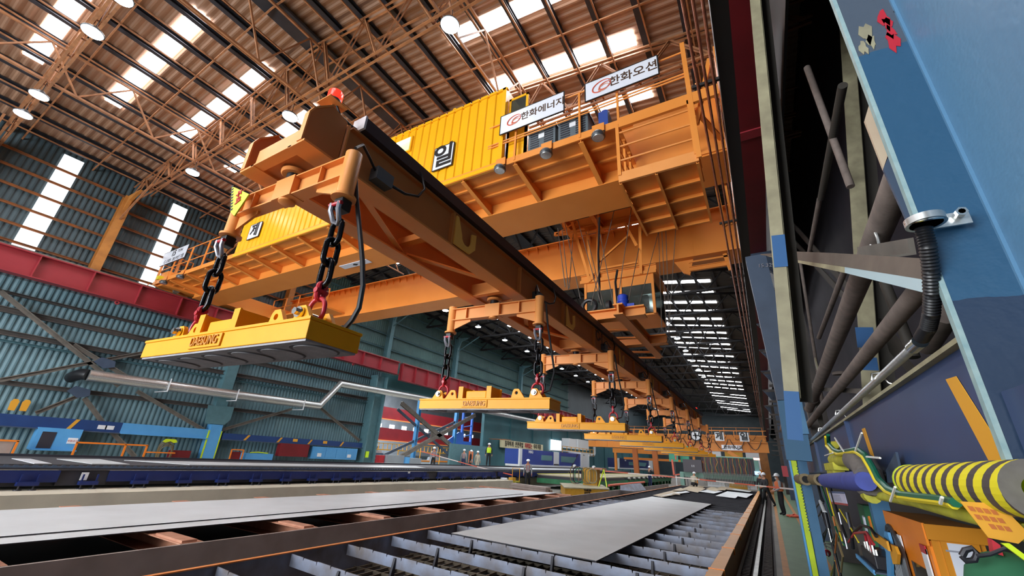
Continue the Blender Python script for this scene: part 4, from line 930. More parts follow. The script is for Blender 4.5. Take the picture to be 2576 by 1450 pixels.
t = root('teal_column', (-24.4, 22.0, 0)); obj('shaft', MB().box(-24.9, -24.2, 21.5, 21.6, 0, 7).box(-24.6, -24.5, 21.6, 22.5, 0, 7).box(-24.9, -24.2, 22.5, 22.6, 0, 7), 'teal_plate', t); obj('notice', MB().box(-24.3, -24.19, 21.7, 21.95, 1.3, 1.7), 'hivis', t); tag(t, 'teal column at the left edge of the side opening', 'column')
def cabinet(name, y0, y1, z0, z1, x, d, mm, lab, cat='cabinet', extra=None):
    t = root(name, (x, (y0 + y1) / 2, z0)); obj('body', MB().box(x - d, x, y0, y1, z0, z1), mm, t)
    if extra: extra(t)
    tag(t, lab, cat); return t
def ex1(t):
    obj('niche', MB().box(-24.3, -24.285, 5.55, 5.95, 1.2, 1.8), 'machine_black', t); obj('notice', MB().box(-24.3, -24.28, 6.35, 6.65, 1.4, 1.62), 'white_paint', t); obj('shelf', MB().box(-24.4, -24.1, 5.4, 6.7, 1.12, 1.16), 'light_blue', t)
    place_text(text('사용금지', .09, 'lever_red', t, .001), (-24.275, 6.5, 1.5), (0, 1, 0), (0, 0, 1))
cabinet('tool_cabinet', 5.4, 6.7, 1.15, 1.95, -24.3, .4, 'light_blue', 'light blue open tool cabinet with white notice behind the bed, left', extra=ex1)
def ex2(t):
    for k in range(4): obj('locker_door', MB().box(-24.3, -24.28, 17.7 + k * .8, 18.45 + k * .8, 1.2, 1.75), 'light_blue', t)
    for y in (17.9, 20.2): obj('notice', MB().box(-24.28, -24.27, y, y + .3, 1.25, 1.45), 'white_paint', t)
cabinet('locker_row', 17.6, 21.0, 1.12, 1.82, -24.3, .4, 'light_blue', 'row of light blue lockers on the wall left of the side opening', extra=ex2)
cabinet('red_rack', 15.4, 17.3, 1.2, 1.9, -24.35, .3, 'runway_dark_red', 'dark red tool rack left of the light blue lockers', 'rack')
cabinet('parts_bin', 13.4, 14.9, .9, 1.3, -24.0, .6, 'light_blue', 'light blue parts bin with yellow sling on top', 'bin', extra=lambda t: obj('sling', MB().tube([(-24.2, 13.7, 1.33), (-24.3, 14.2, 1.36), (-24.1, 14.6, 1.33), (-24.4, 14.8, 1.34)], .03, 6), 'lime', t))
cabinet('dark_red_box', 10.1, 10.9, .7, 1.3, -24.3, .4, 'runway_dark_red', 'dark red box between hose coil and light blue column', 'box')
cabinet('fire_extinguisher_box', 22.7, 23.2, .6, 1.5, -23.9, .4, 'lever_red', 'red extinguisher box beside the teal column', 'box')
cabinet('grey_switch_cabinet', 23.3, 25.0, .5, 1.55, -23.7, .5, 'bay_wall', 'grey switch cabinet right of the red extinguisher box')
cabinet('grey_switch_cabinet', 25.3, 26.6, .5, 1.4, -23.4, .5, 'bay_wall', 'smaller grey cabinet with light blue side near the X brace', extra=lambda t: obj('side_panel', MB().box(-23.9, -23.39, 25.2, 25.3, .5, 1.45), 'light_blue', t))
def orail(pts, lab):
    o = obj('guard_rail', MB().tube([(-23.5, y, z) for y, z in pts], .035, 8), 'safety_orange'); tag(o, lab, 'rail')
t = root('guard_rail', (-23.5, 7.6, .52))
for y in (6.45, 8.0, 8.75): obj('post', MB().bar((-23.5, y, .5), (-23.5, y, 1.47), .06, .06), 'safety_orange', t)
obj('top_bar', MB().bar((-23.5, 6.42, 1.47), (-23.5, 8.78, 1.47), .06, .06), 'safety_orange', t); obj('low_bar', MB().bar((-23.5, 8.75, 1.2), (-23.5, 9.9, 1.2), .05, .05), 'safety_orange', t); tag(t, 'orange tubular guard rail below the bright blue beam section', 'rail')
t = root('guard_rail', (-23.5, 4, .52))
for y in (3.2, 4.85): obj('post', MB().bar((-23.5, y, .5), (-23.5, y, 1.43), .06, .06), 'safety_orange', t)
obj('top_bar', MB().bar((-23.5, 3.0, 1.43), (-23.5, 4.88, 1.43), .06, .06), 'safety_orange', t); obj('back_panel', MB().box(-23.62, -23.58, 3.0, 4.8, .6, 1.4), 'rack_brown', t); tag(t, 'orange guard rail with brown panel at the left edge of the photo', 'rail')
t = root('guard_rail', (-24, 12.7, .52)); obj('frame', MB().bar((-23.8, 12.5, .6), (-23.8, 12.5, 1.45), .05, .05).bar((-23.8, 12.5, 1.45), (-23.8, 13.1, 1.45), .05, .05).bar((-23.8, 13.1, .6), (-23.8, 13.1, 1.45), .05, .05), 'safety_orange', t); obj('red_panel', MB().box(-23.9, -23.88, 12.55, 13.05, .7, 1.35), 'runway_dark_red', t); tag(t, 'small orange frame with red panel right of the light blue column', 'frame')
t = root('hose_coil', (-24.2, 9.6, .9))
for k in range(6): obj('loop', MB().link((-24.2 + k * .03, 9.75 + .03 * math.sin(k * 2), 1.25 - .02 * k), .95 - .05 * k, .62 - .03 * k, .016, (0, 1, 0), seg=12, n=6), 'hose_brown', t)
obj('hanger', MB().prism([(-24.0, 9.45, 1.66), (-24.0, 9.55, 1.78), (-24.0, 9.95, 1.78), (-24.0, 10.05, 1.66), (-24.0, 9.92, 1.62), (-24.0, 9.75, 1.69), (-24.0, 9.58, 1.62)], (.03, 0, 0)), 'lime', t); tag(t, 'coil of brown hose hanging on a lime hook behind the bed', 'hose')
for q, lab in (((35, 1018), 'left of the two yellow gloves hanging on the wall'), ((64, 1020), 'right of the two yellow gloves hanging on the wall')):
    p = at(*q, X=-24.7); o = obj('work_glove', MB().prism([(-24.7, p.y - .1, p.z - .22), (-24.7, p.y + .08, p.z - .22), (-24.7, p.y + .1, p.z + .12), (-24.7, p.y + .04, p.z + .2), (-24.7, p.y - .06, p.z + .2), (-24.7, p.y - .12, p.z + .1)], (.05, 0, 0)), 'stripe_yellow'); tag(o, lab, 'glove', 'gloves')
# silver duct pipe
def silver(pts, lab, r=.23):
    t = root('duct_pipe', pts[0]); obj('pipe', MB().tube(pts, r, 16), 'zinc', t)
    n = 0
    for a, b in zip(pts, pts[1:]):
        a = Vector(a); b = Vector(b); L = (b - a).length; k = int(L / 1.5)
        for i in range(1, k): p = a.lerp(b, i / k); d = (b - a).normalized(); obj('band', MB().cyl(p - d * .02, p + d * .02, r + .008, 16), 'zinc', t)
    tag(t, lab, 'pipe'); return t
t = silver([(-23.9, 6.0, 4.06), (-23.9, 11.5, 4.12), (-23.9, 17.0, 4.18), (-23.9, 18.2, 5.75), (-23.9, 26, 5.95), (-23.9, 60, 6.2)], 'long silver duct pipe with an upward kink running along the left wall')
obj('flexible_end', MB().tube([(-23.9, 6.0, 4.06), (-24.05, 5.85, 4.08), (-24.4, 5.75, 4.0), (-24.75, 5.75, 3.95)], .22, 16), 'black_rubber', t)
for y in (8.8, 11.9, 15.8): obj('pipe_bracket', MB().bar((-24.9, y, 3.82), (-23.65, y, 3.82), .05, .04).bar((-23.64, y, 3.8), (-23.64, y, 4.4), .04, .04), 'white_paint', t)
# ------------------------------------------------------------------ side opening: X brace, posts, neighbouring bay
def xb(a, b, mm, w_, lab, X=-25.1): o = obj('cross_brace', MB().bar(at(*a, X=X), at(*b, X=X), w_, w_ * .5, up=(1, 0, 0), sec='C'), mm); tag(o, lab, 'brace')
xb((1010, 1015), (1150, 1135), 'brace_grey', .34, 'dark diagonal of the big X brace in the side opening, falling to the right'); xb((1195, 1045), (992, 1158), 'brace_grey', .34, 'dark diagonal of the big X brace in the side opening, rising to the right')
xb((1000, 1030), (1135, 1150), 'slate_steel', .2, 'blue diagonal behind the X brace, falling to the right', -26); xb((1150, 1060), (965, 1146), 'slate_steel', .2, 'blue diagonal behind the X brace, rising to the right', -26)
p = at(1101, 1095, X=-25.05); o = obj('gusset_plate', MB().box(-25.1, -25.05, p.y - .9, p.y + .9, p.z - .35, p.z + .3), 'brace_grey'); tag(o, 'dark gusset plate at the centre of the big X brace', 'plate')
for px, lab in ((1045, 'light blue post in the side opening, left of the X brace centre'), (1143, 'light blue post in the side opening, right of the X brace centre')):
    p = at(px, 1100, X=-26); o = obj('bay_post', MB().bar((-26, p.y, 0), (-26, p.y, 6.8), .3, .3, up=(0, 1, 0), sec='I'), 'light_blue'); tag(o, lab, 'post')
t = root('stair_tower', (-26.2, 36.4, 0))
for y in (35.3, 36.9): obj('post', MB().bar((-26.2, y, 0), (-26.2, y, 6.5), .2, .2), 'bay_blue', t)
obj('arrow_plate', MB().prism([(-26.1, 32.6, 2.9), (-26.1, 34.6, 3.9), (-26.1, 35.4, 3.9), (-26.1, 35.4, 3.1), (-26.1, 36.8, 3.1), (-26.1, 36.8, 2.8), (-26.1, 35.4, 2.8), (-26.1, 35.0, 1.9), (-26.1, 34.4, 1.9), (-26.1, 34.5, 2.7)], (.1, 0, 0)), 'bay_blue', t)
for k in range(6): obj('ladder_rung', MB().bar((-26.2, 35.3, .8 + k * .9), (-26.2, 36.9, 1.1 + k * .9), .08, .08), 'bay_blue', t)
tag(t, 'blue steel stair frame at the right edge of the side opening', 'stair frame')
for z, lab in ((2.9, 'dark red girder of the neighbouring bay, lower one'), (5.1, 'dark red girder of the neighbouring bay, upper one')):
    t = root('bay_girder', (-36, 40, z)); [obj('column', MB().box(-36.4, -36.1, yy, yy + .3, 0, z), 'slate_steel', t) for yy in ((28, 44, 60) if z < 3 else (12, 70))]; obj('web', MB().box(-36.1, -36, 10, 80, z, z + 1.25), 'runway_dark_red', t); obj('flange', MB().box(-36.3, -35.8, 10, 80, z - .08, z), 'rim_orange', t); tag(t, lab, 'girder')
for k in range(13):
    for r in range(2):
        y = 37 + k * 2.7 + r * .7; o = obj('bay_window', MB().box(-50.0, -49.94, y, y + 1.05, 6.3 - r * 1.5, 7.4 - r * 1.8), 'bay_glow'); tag(o, 'bright window of the neighbouring bay, %s from the left in the %s row' % (ORD[k], ('upper', 'lower')[r]), 'window', 'bay windows')
for k in range(7):
    t = root('bay_railing', (-33, 27 + k * 3.4, 1.9)); y = 27 + k * 3.4; obj('post', MB().bar((-33, y, 0), (-33, y, 2.5), .07, .07), 'stripe_yellow', t); obj('frame', MB().bar((-33, y, 1.9), (-33, y + 3.3, 1.9), .08, .1).bar((-33, y, 2.5), (-33, y + 3.3, 2.5), .06, .06), 'stripe_yellow', t)
    for j in range(6): obj('baluster', MB().bar((-33, y + j * .6, 1.9), (-33, y + j * .6, 2.5), .05, .05), 'stripe_yellow', t)
    tag(t, 'yellow railing section in the neighbouring bay, %s from the left' % ORD[k], 'railing', 'bay railings')
for i, (y, x, z, s, mm, lab) in enumerate(((29, -31, .8, 1.3, 'machine_white', 'white machine housing seen through the opening, left'), (33.5, -32, .6, 1.1, 'light_blue', 'light blue machine housing seen through the opening'), (37.5, -33, .7, 1.2, 'machine_white', 'white machine housing seen through the opening, right'), (42, -34, 1.0, 1.5, 'bay_wall', 'grey machine bed in the neighbouring bay'), (31, -34, 1.4, 1.2, 'rack_brown', 'dark machine behind the people in the neighbouring bay'))):
    t = root('bay_machine', (x, y, 0)); obj('body', MB().box(x - .8, x, y - 1.5, y + 1.5, 0, z + .4), mm, t); obj('cover', MB().prism([(x - .7, y - 1.2, z + .4), (x - .1, y - 1.2, z + .4), (x - .2, y - .9, z + .8), (x - .6, y - .9, z + .8)], (0, 2.2, 0)), 'lamp_housing', t)
    obj('band', MB().box(x, x + .02, y - 1.4, y + 1.4, .9, 1.05), 'cabinet_orange', t); tag(t, lab, 'machine')
t = root('partition_wall', (-23.6, 33.2, 0)); obj('panel', MB().box(-23.7, -23.5, 30.3, 36.5, 0, 2.7), 'teal_plate', t); obj('poster', MB().box(-23.5, -23.48, 33.0, 33.7, 1.2, 2.2), 'vest_orange', t); obj('poster_paper', MB().box(-23.48, -23.47, 33.1, 33.6, 1.25, 1.5), 'white_paint', t); tag(t, 'low teal partition with an orange poster behind the workers', 'partition')
# banner, posters
t = root('banner', (-24.6, 46, 2.8)); a = at(1262, 1106, X=-24.6); b = at(1366, 1120, X=-24.6); c_ = at(1262, 1126, X=-24.6); d_ = at(1366, 1139, X=-24.6)
obj('panel', MB().prism([a, b, d_, c_], (-.25, 0, 0)), 'banner_cream', t); 

y0, y1 = a.y, b.y; zc = (a.z + c_.z) / 2
for s_, u, mm in (('침착하게', .16, 'sign_black'), ('안전작업', .385, 'sign_black'), ('재해없는', .61, 'lever_red'), ('우리 직장', .84, 'sign_black')):
    tx = text(s_, .62, mm, t, .004, bold=.012, xs=.86); place_text(tx, (-24.57, y0 + (y1 - y0) * u, zc + .0), (0, 1, 0), (0, 0, 1))
tag(t, 'long cream banner with black and red Korean lettering on the teal wall', 'banner')
t = root('wall_poster', (-24.6, 39.3, 2)); obj('panel', MB().box(-24.85, -24.8, 38.5, 39.5, 2.0, 4.1), 'girt_rust', t); obj('emblem', MB().lathe([(.28, 0), (.3, .02)], (0, 0, 0), 20), 'beige_steel', t); e = t.children[-1]; e.rotation_euler = (0, PI / 2, 0); e.location = (-.18, -.3, 1.3); tag(t, 'tall brown poster with a round cross emblem left of the banner', 'poster')
# ================================================================== MACHINES AND FAR END
def cut_machine(y0, x, s, lab, first=True):
    t = root('laser_machine', (x, y0 + 9 * s, 1.1)); Y = lambda v: y0 + v * s
    obj('left_frame', MB().box(x - .15, x + .02, Y(0), Y(.45), 1.15, 2.68), 'machine_white', t)
    f = obj('front_panel', MB().box(x - 1.9, x, Y(.45), Y(7.6), 1.3, 2.66), 'machine_blue' if first else 'bed_navy', t); obj('window', MB().box(x, x + .02, Y(4.6), Y(7.2), 1.75, 2.25), 'glass_green', f)
    obj('door', MB().box(x - .2, x - .05, Y(7.7), Y(9.2), 1.35, 2.68), 'window_lit' if 0 else 'machine_white', t); obj('door_gap', MB().box(x - .04, x - .02, Y(7.8), Y(9.1), 1.2, 1.45), 'machine_black', t)
    f = obj('front_panel', MB().box(x - 1.9, x, Y(9.3), Y(15.6), 1.3, 2.7), 'machine_blue' if first else 'bed_navy', t); obj('window', MB().prism([(x + .02, Y(9.6), 1.7), (x + .02, Y(13.2), 1.62), (x + .02, Y(14.2), 2.28), (x + .02, Y(9.6), 2.3)], (-.02, 0, 0)), 'glass_green', f)
    obj('slant_trim', MB().prism([(x + .015, Y(12.6), 1.3), (x + .015, Y(12.9), 1.3), (x + .015, Y(14.9), 2.7), (x + .015, Y(14.6), 2.7)], (-.01, 0, 0)), 'machine_black', f)
    obj('end_housing', MB().box(x - 1.8, x + .06, Y(15.6), Y(18), .85, 2.85), 'machine_white', t); obj('lower_skirt', MB().box(x - 1.8, x + .05, Y(.45), Y(15.6), 1.12, 1.3), 'machine_white', t)
    if first: place_text(text('HSG', .34, 'white_paint', t, .004, bold=.01, xs=1.5), (x + .03, Y(2.2), 2.44), (0, 1, 0), (0, 0, 1)); place_text(text('HSG', .2, 'sign_black', t, .004, xs=1.4), (x + .08, Y(16.6), 2.6), (0, 1, 0), (0, 0, 1))
    else: place_text(text('HSG', .3, 'white_paint', t, .004, bold=.01, xs=1.5), (x + .03, Y(3.0), 2.4), (0, 1, 0), (0, 0, 1))
    tag(t, lab, 'laser machine')
cut_machine(36.3, -20, 1, 'large blue and white laser cutting machine with two windows, the nearer one')
cut_machine(68, -20, 1.3, 'darker blue laser cutting machine farther down the hall', False)
t = root('roof_tank_frame', (-22.5, 56, 2.9))
obj('tank', MB().box(-23.2, -22.2, 53.5, 56.2, 3.4, 4.6).box(-23.2, -22.2, 56.8, 61, 3.4, 4.7), 'machine_white', t)
for k in range(9): obj('railing', MB().bar((-21.6, 50 + k * 1.4, 2.6), (-21.6, 50 + k * 1.4, 3.5), .06, .06), 'stripe_yellow', t)
obj('railing', MB().bar((-21.6, 50, 3.5), (-21.6, 61.5, 3.5), .06, .06).bar((-21.6, 50, 3.05), (-21.6, 61.5, 3.05), .05, .05), 'stripe_yellow', t)
obj('deck', MB().box(-23.4, -21.5, 50, 61.5, 2.9, 3.0), 'machine_white', t); obj('frame_leg', MB().box(-22.6, -22.4, 52, 52.2, 0, 2.9), 'machine_white', t); tag(t, 'white filter units on a railed deck behind the laser machine', 'filter unit')
struct(window(), MB().box(-24.84, -24.8, 53.5, 57, 3.0, 4.4), 'bay_glow', 'bright doorway in the teal wall behind the laser machine')
t = root('drain_pipe', (-24.3, 66, 0)); obj('pipe', MB().tube([(-24.2, 69, 5.8), (-24.2, 69, 3.2), (-24.2, 68.7, 2.9), (-24.2, 66.2, 2.85), (-24.2, 66, 2.6), (-24.2, 66, .1)], .22, 12), 'machine_white', t); tag(t, 'white bent pipe on the teal wall between the two laser machines', 'pipe')
# green framed cutting tables in the middle distance
def gtable(x0, x1, y0, y1, lab, rollers):
    t = root('roller_table', ((x0 + x1) / 2, (y0 + y1) / 2, 0)); obj('frame', MB().box(x0, x1, y0, y1, .32, .62), 'bed_green', t); obj('bed_top', MB().box(x0 + .05, x1 - .12, y0 + .05, y1, .8, .86), 'sand', t); obj('side_channel', MB().box(x0 + .02, x1 - .06, y0, y1, .62, .8), 'machine_black', t)
    obj('edge_bar', MB().box(x0, x0 + .1, y0, y1, .86, .9), 'pipe_yellow', t)
    k = int((y1 - y0) / 1.6)
    for i in range(k + 1):
        y = y0 + .1 + i * (y1 - y0 - .4) / k; obj('leg', MB().box(x1 - .3, x1 - .05, y, y + .22, 0, .32), 'bed_green', t)
        if rollers: obj('roller', MB().cyl((x1 - .05, y + .1, .72), (x1 + .16, y + .1, .72), .13, 12), 'rail_steel', t)
    tag(t, lab, 'table')
gtable(-14.2, -10.2, 28.4, 36.4, 'green framed table with sandy top behind the standing worker', False)
gtable(-13.9, -10.2, 37.2, 56, 'long green framed roller table reaching far down the hall', True)
# yellow ballast box with reels of hose
t = root('ballast_box', (-9.9, 24.5, 0)); P = [(-11.6, 26.6), (-9.6, 22.6), (-7.85, 24.6), (-9.6, 28.6)]
obj('body', MB().prism([(x, y, 0) for x, y in P], (0, 0, .46)), 'block_yellow', t); obj('rim', MB().prism([(x * 1.0 + (x + 9.7) * .04, y + (y - 25.6) * .04, .46) for x, y in P], (0, 0, .05)), 'beige_steel', t)
tx = text('THK50', .15, 'sign_black', t, .004, bold=.008); dv = Vector((1.75, 2.0, 0)); place_text(tx, (-8.72 + .012, 23.6 - .012, .39), dv, (0, 0, 1))
tx = text('STOR', .15, 'sign_black', t, .004, bold=.008); place_text(tx, (-8.72 + .012, 23.6 - .012, .25), dv, (0, 0, 1))
tag(t, 'yellow steel box with black lettering standing between the table and the walkway', 'box')
t = root('hose_stand', (-9.9, 26.6, .51)); obj('stand', MB().box(-10.1, -9.2, 26.6, 27.2, .51, 1.5), 'block_yellow', t); obj('roof', MB().box(-9.5, -8.8, 26.4, 27.3, 1.42, 1.52), 'rust_red', t)
for k, (dx, mm) in enumerate(((-1.35, 'hose_brown'), (-1.15, 'black_rubber'), (-.55, 'hose_brown'), (-.35, 'hose_brown'), (-.15, 'beige_steel'), (-1.0, 'cable_green'))): obj('hose_loop', MB().link((-9.2 + dx, 26.35 - .03 * k, 1.05), 1.05 - .05 * k, .55, .03, (1, .3, 0), seg=12, n=6), mm, t)
for dx in (-.9, .35): obj('tape_roll', MB().cyl((-9.6 + dx, 26.1, 1.56), (-9.6 + dx, 26.3, 1.56), .07, 16), 'white_paint', t)
obj('ladder', MB().bar((-8.9, 26.0, .5), (-8.75, 26.6, 1.45), .05, .05).bar((-8.4, 26.0, .5), (-8.75, 26.6, 1.45), .05, .05), 'lime', t); tag(t, 'stand draped with coils of brown hose on the yellow box', 'hose stand')
t = root('barrier_tube', (-8.2, 30, .5)); obj('tube', MB().tube([(-8.75, 27.5, .55), (-8.6, 36, .6)], .07, 10), 'tape_red', t); tag(t, 'orange red tube lying right of the yellow box', 'tube')
t = root('timber_stack', (-11.8, 24.6, 0))
for k in range(6): obj('timber', MB().bar((-13.6 + .1 * (k % 2), 24.2 - .25 * (k % 3), .1 + .13 * (k // 2)), (-10.6, 23.0 - .25 * (k % 3), .1 + .13 * (k // 2)), .22, .12), 'rack_brown', t)
tag(t, 'stack of dark timbers in front of the standing worker', 'timber stack')
t = root('grey_angle', (-7.3, 21, .42)); obj('sheet', MB().prism([(-7.6, 26, .42), (-7.6, 26, .66), (-7.1, 26, .78), (-6.8, 26, .42)], (.05, 2.6, 0)), 'slat_steel', t); tag(t, 'grey bent sheet lying on the brown side beam', 'sheet')
# cart
t = root('hand_cart', (-14.9, 25, 0)); 
obj('deck', MB().box(-15.0, -14.0, 24.7, 25.6, .38, .46), 'pipe_yellow', t); obj('handle', MB().tube([(-14.6, 25.6, .46), (-14.6, 25.6, 1.2), (-13.95, 25.4, 1.2), (-13.95, 25.4, .46)], .025, 8), 'stripe_yellow', t)
for x, yy in ((-14.95, 24.8), (-14.15, 24.8), (-14.95, 25.4), (-14.15, 25.4)): obj('wheel', MB().cyl((x, yy, .19), (x + .07, yy, .19), .19, 16), 'black_rubber', t)
obj('carton', MB().box(-14.4, -14.1, 24.8, 25.2, .46, .66), 'block_yellow', t); obj('paper_roll', MB().cyl((-14.95, 24.8, .54), (-14.5, 24.8, .54), .08, 12), 'white_paint', t); tag(t, 'yellow hand cart with black wheels beside the standing worker', 'cart')
# barrier tape
def tape(pts, lab):
    t = root('barrier_tape', pts[0]); n = 0; P = [Vector(p) for p in pts]
    for a, b in zip(P, P[1:]):
        k = max(1, int((b - a).length / 1.2))
        for i in range(k): obj('tape_segment', MB().bar(a.lerp(b, i / k), a.lerp(b, (i + 1) / k), .012, .055, up=(0, 0, 1)), 'tape_white' if n % 2 else 'tape_red', t); n += 1
    tag(t, lab, 'tape')
tape([(-19.5, 22, 1.9), at(1200, 1175, Y=24), at(1290, 1196, Y=25.5)], 'red and white barrier tape from the side opening to the hand cart')
tape([at(1522, 1186, Y=26.3), at(1640, 1196, Y=26.8), at(1760, 1207, Y=27), at(1900, 1222, Y=24), at(2000, 1232, Y=20)], 'red and white barrier tape crossing in front of the far gas cutting machine')
# ---- multi torch gas cutting machine at the end of the table
gm = root('gas_cutting_machine', (-3.2, 39, 0)); YM = 38.5
obj('gantry_beam', MB().box(-6.3, -.6, YM, YM + .7, 1.15, 1.5), 'machine_teal', gm); obj('top_pipe', MB().tube([(-5.9, YM, 2.75), (-.9, YM, 2.72)], .06, 8), 'machine_teal', gm)
obj('rear_panel', MB().box(-4.5, -.9, YM + .3, YM + .4, .9, 2.72), 'machine_black', gm)
c_ = obj('control_cabinet', MB().box(-5.95, -4.55, YM - .3, YM + .4, 1.52, 2.45), 'cabinet_dark', gm); c_.data.materials[0] = MAT['cabinet_dark']
obj('door_handle', MB().box(-5.3, -5.26, YM - .33, YM - .3, 1.9, 2.05).box(-5.16, -5.12, YM - .33, YM - .3, 1.9, 2.05), 'white_paint', c_)
for k in range(32):
    x = -4.5 + k * .108; obj('torch', MB().cyl((x, YM - .2, .7), (x, YM - .2, 1.42), .022, 8).cyl((x, YM - .2, 1.42), (x, YM - .2, 1.6), .035, 8), 'zinc', gm)
for k in range(34):
    x = -4.5 + k * .1; obj('hose', MB().tube([(x, YM - .1, 2.7), (x + random.uniform(-.1, .1), YM - .2, 2.35), (x + random.uniform(-.1, .1), YM - .22, 1.95), (x, YM - .2, 1.55)], .02, 5), ('hose_red', 'hose_red', 'block_yellow', 'cable_green')[k % 4], gm)
obj('end_post', MB().box(-6.3, -6.0, YM - .1, YM + .4, .5, 1.4).box(-.9, -.6, YM - .1, YM + .4, .5, 2.6), 'machine_teal', gm); obj('screen', MB().box(-.95, -.55, YM - .35, YM - .3, 1.6, 1.85), 'screen', gm)
tag(gm, 'wide gas cutting machine with a row of many torches and hoses across the table end', 'gas cutting machine')
for x, y, lab in ((-7.6, 44, 'bright green sheet hanging left of the dark control cabinet'), (-6.9, 46, 'pale green sheet above the control cabinet')):
    t = root('green_screen', (x, y, 0)); obj('sheet', MB().box(x - .45, x + .35, y, y + .05, 2.3, 3.8), 'green_panel', t); obj('pole', MB().bar((x, y + .1, 0), (x, y + .1, 3.8), .06, .06), 'machine_black', t); tag(t, lab, 'screen')
t = root('red_stand', (-6.7, 39, .5)); obj('frame', MB().bar((-6.9, 39, 2.4), (-6.85, 39, 1.2), .14, .1).bar((-6.85, 39, 1.2), (-6.4, 39, 1.3), .1, .1).bar((-6.6, 39, 3.0), (-6.6, 39, 2.4), .1, .1), 'tape_red', t); obj('foot', MB().bar((-6.7, 39, .0), (-6.7, 39, 1.25), .08, .08), 'machine_white', t); tag(t, 'red angled stand at the left of the control cabinet', 'stand')
# orange posts and lower frames behind
for px, lab in ((1602, 'brown orange post behind the hose stand, left one'), (1652, 'brown orange post behind the hose stand, right one')):
    p = at(px, 1170, Y=58); o = obj('steel_post', MB().bar((p.x, 58, 0), (p.x - .2, 58, 5.0), .6, .5, up=(0, 1, 0)), 'rust_orange'); tag(o, lab, 'post')
for o in bpy.data.objects:
    if o.name.startswith('steel_post'): o.data.materials[0] = MAT['rust_orange']
# far cranes
def far_crane(y, z, h, x0, x1, letters, lab, cab=True):
    t = root('distant_crane', ((x0 + x1) / 2, y, z)); obj('girder', MB().box(x0, x1, y, y + 1, z, z + h).box(x0, x1, y - .1, y + 1.1, z + h, z + h + .08), O, t)
    obj('handrail', MB().bar((x0, y - .1, z + h + 1.1), (x1, y - .1, z + h + 1.1), .05, .05).bar((x0, y - .1, z + h + .6), (x1, y - .1, z + h + .6), .05, .05), O, t)
    for k in range(15): obj('post', MB().bar((x0 + .3 + k * (x1 - x0 - .6) / 14, y - .1, z + h), (x0 + .3 + k * (x1 - x0 - .6) / 14, y - .1, z + h + 1.1), .06, .06), O, t)
    for k in range(12): obj('stiffener', MB().box(x0 + .8 + k * (x1 - x0 - 1) / 12, x0 + .85 + k * (x1 - x0 - 1) / 12, y - .06, y, z, z + h), O, t)
    for a in range(7):
        xa = x0 + (x1 - x0) * (.42 + a * .08); obj('festoon_cable', MB().tube([(xa, y - .3, z + h + .7 - .1 * (j == 3) - .9 * math.sin(PI * j / 6)) if 0 else (xa + j * .22, y - .3, z + h + .3 - .95 * math.sin(PI * j / 6)) for j in range(7)], .035, 5), 'black_rubber', t)
    for px, ch in letters:
        p = at(px, 1100, Y=y - .35); pl = obj('letter_sign', MB().box(p.x - .4, p.x + .4, y - .4, y - .35, z + h + .1, z + h + .9), 'white_paint', t)
        place_text(text(ch, .76, 'sign_black', pl, .004, bold=.025), (p.x, y - .43, z + h + .5), (1, 0, 0), (0, 0, 1))
    tag(t, lab, 'crane'); return t
t = far_crane(48, 3.5, .85, -17.5, .3, ((1751, '⊕'), (1810, '제'), (1872, '일')), 'distant orange crane with square white letter signs, low over the gas cutting machine')
p = obj('company_sign', MB().box(-3.7, -1.9, 47.86, 47.9, 3.62, 4.1), 'sign_white', t); place_text(text('한화에너지', .36, 'sign_brown', p, .004, bold=.01), (-2.7, 47.84, 3.87), (1, 0, 0), (0, 0, 1))
obj('leg', MB().box(-.6, .1, 47.9, 48.6, 0, 3.5), 'rim_box_orange', t); obj('knee_brace', MB().bar((-3.2, 48, 3.5), (-.6, 48, 1.8), .3, .3), O, t)
far_crane(72, 5.4, 1.2, -23.5, .3, (), 'farther orange crane behind the lettered one')
t = root('low_gantry', (-16, 62, 1)); obj('beam', MB().box(-19, -8, 62, 62.6, 3.3, 3.9), O, t); obj('beam', MB().box(-18, -6, 64, 64.6, 2.5, 2.8), O, t); obj('leg', MB().box(-18.8, -18.5, 62, 62.4, .0, 3.3), O, t); obj('leg', MB().box(-8.4, -8.1, 62, 62.4, .0, 3.3), O, t); obj('side_rail', MB().bar((-19, 60.9, 4.8), (-9, 60.9, 4.8), .07, .07), 'stripe_yellow', t); tag(t, 'orange low gantry between the far laser machine and the gas cutter', 'gantry')
o = obj('light_sign', MB().box(-2.7, -.55, 48.2, 48.3, 2.85, 3.02), 'neon'); tag(o, 'glowing pink light strip behind the gas cutting machine', 'light strip')
for x, mm, lab in ((-5.4, 'machine_white', 'pale panel under the distant crane, left'), (-3.2, 'block_yellow', 'yellow panel under the distant crane'), (-1.1, 'machine_white', 'pale panel under the distant crane, right')):
    o = obj('far_panel', MB().box(x - .9, x + .9, 56, 56.2, 0, 4.4), mm); tag(o, lab, 'panel')
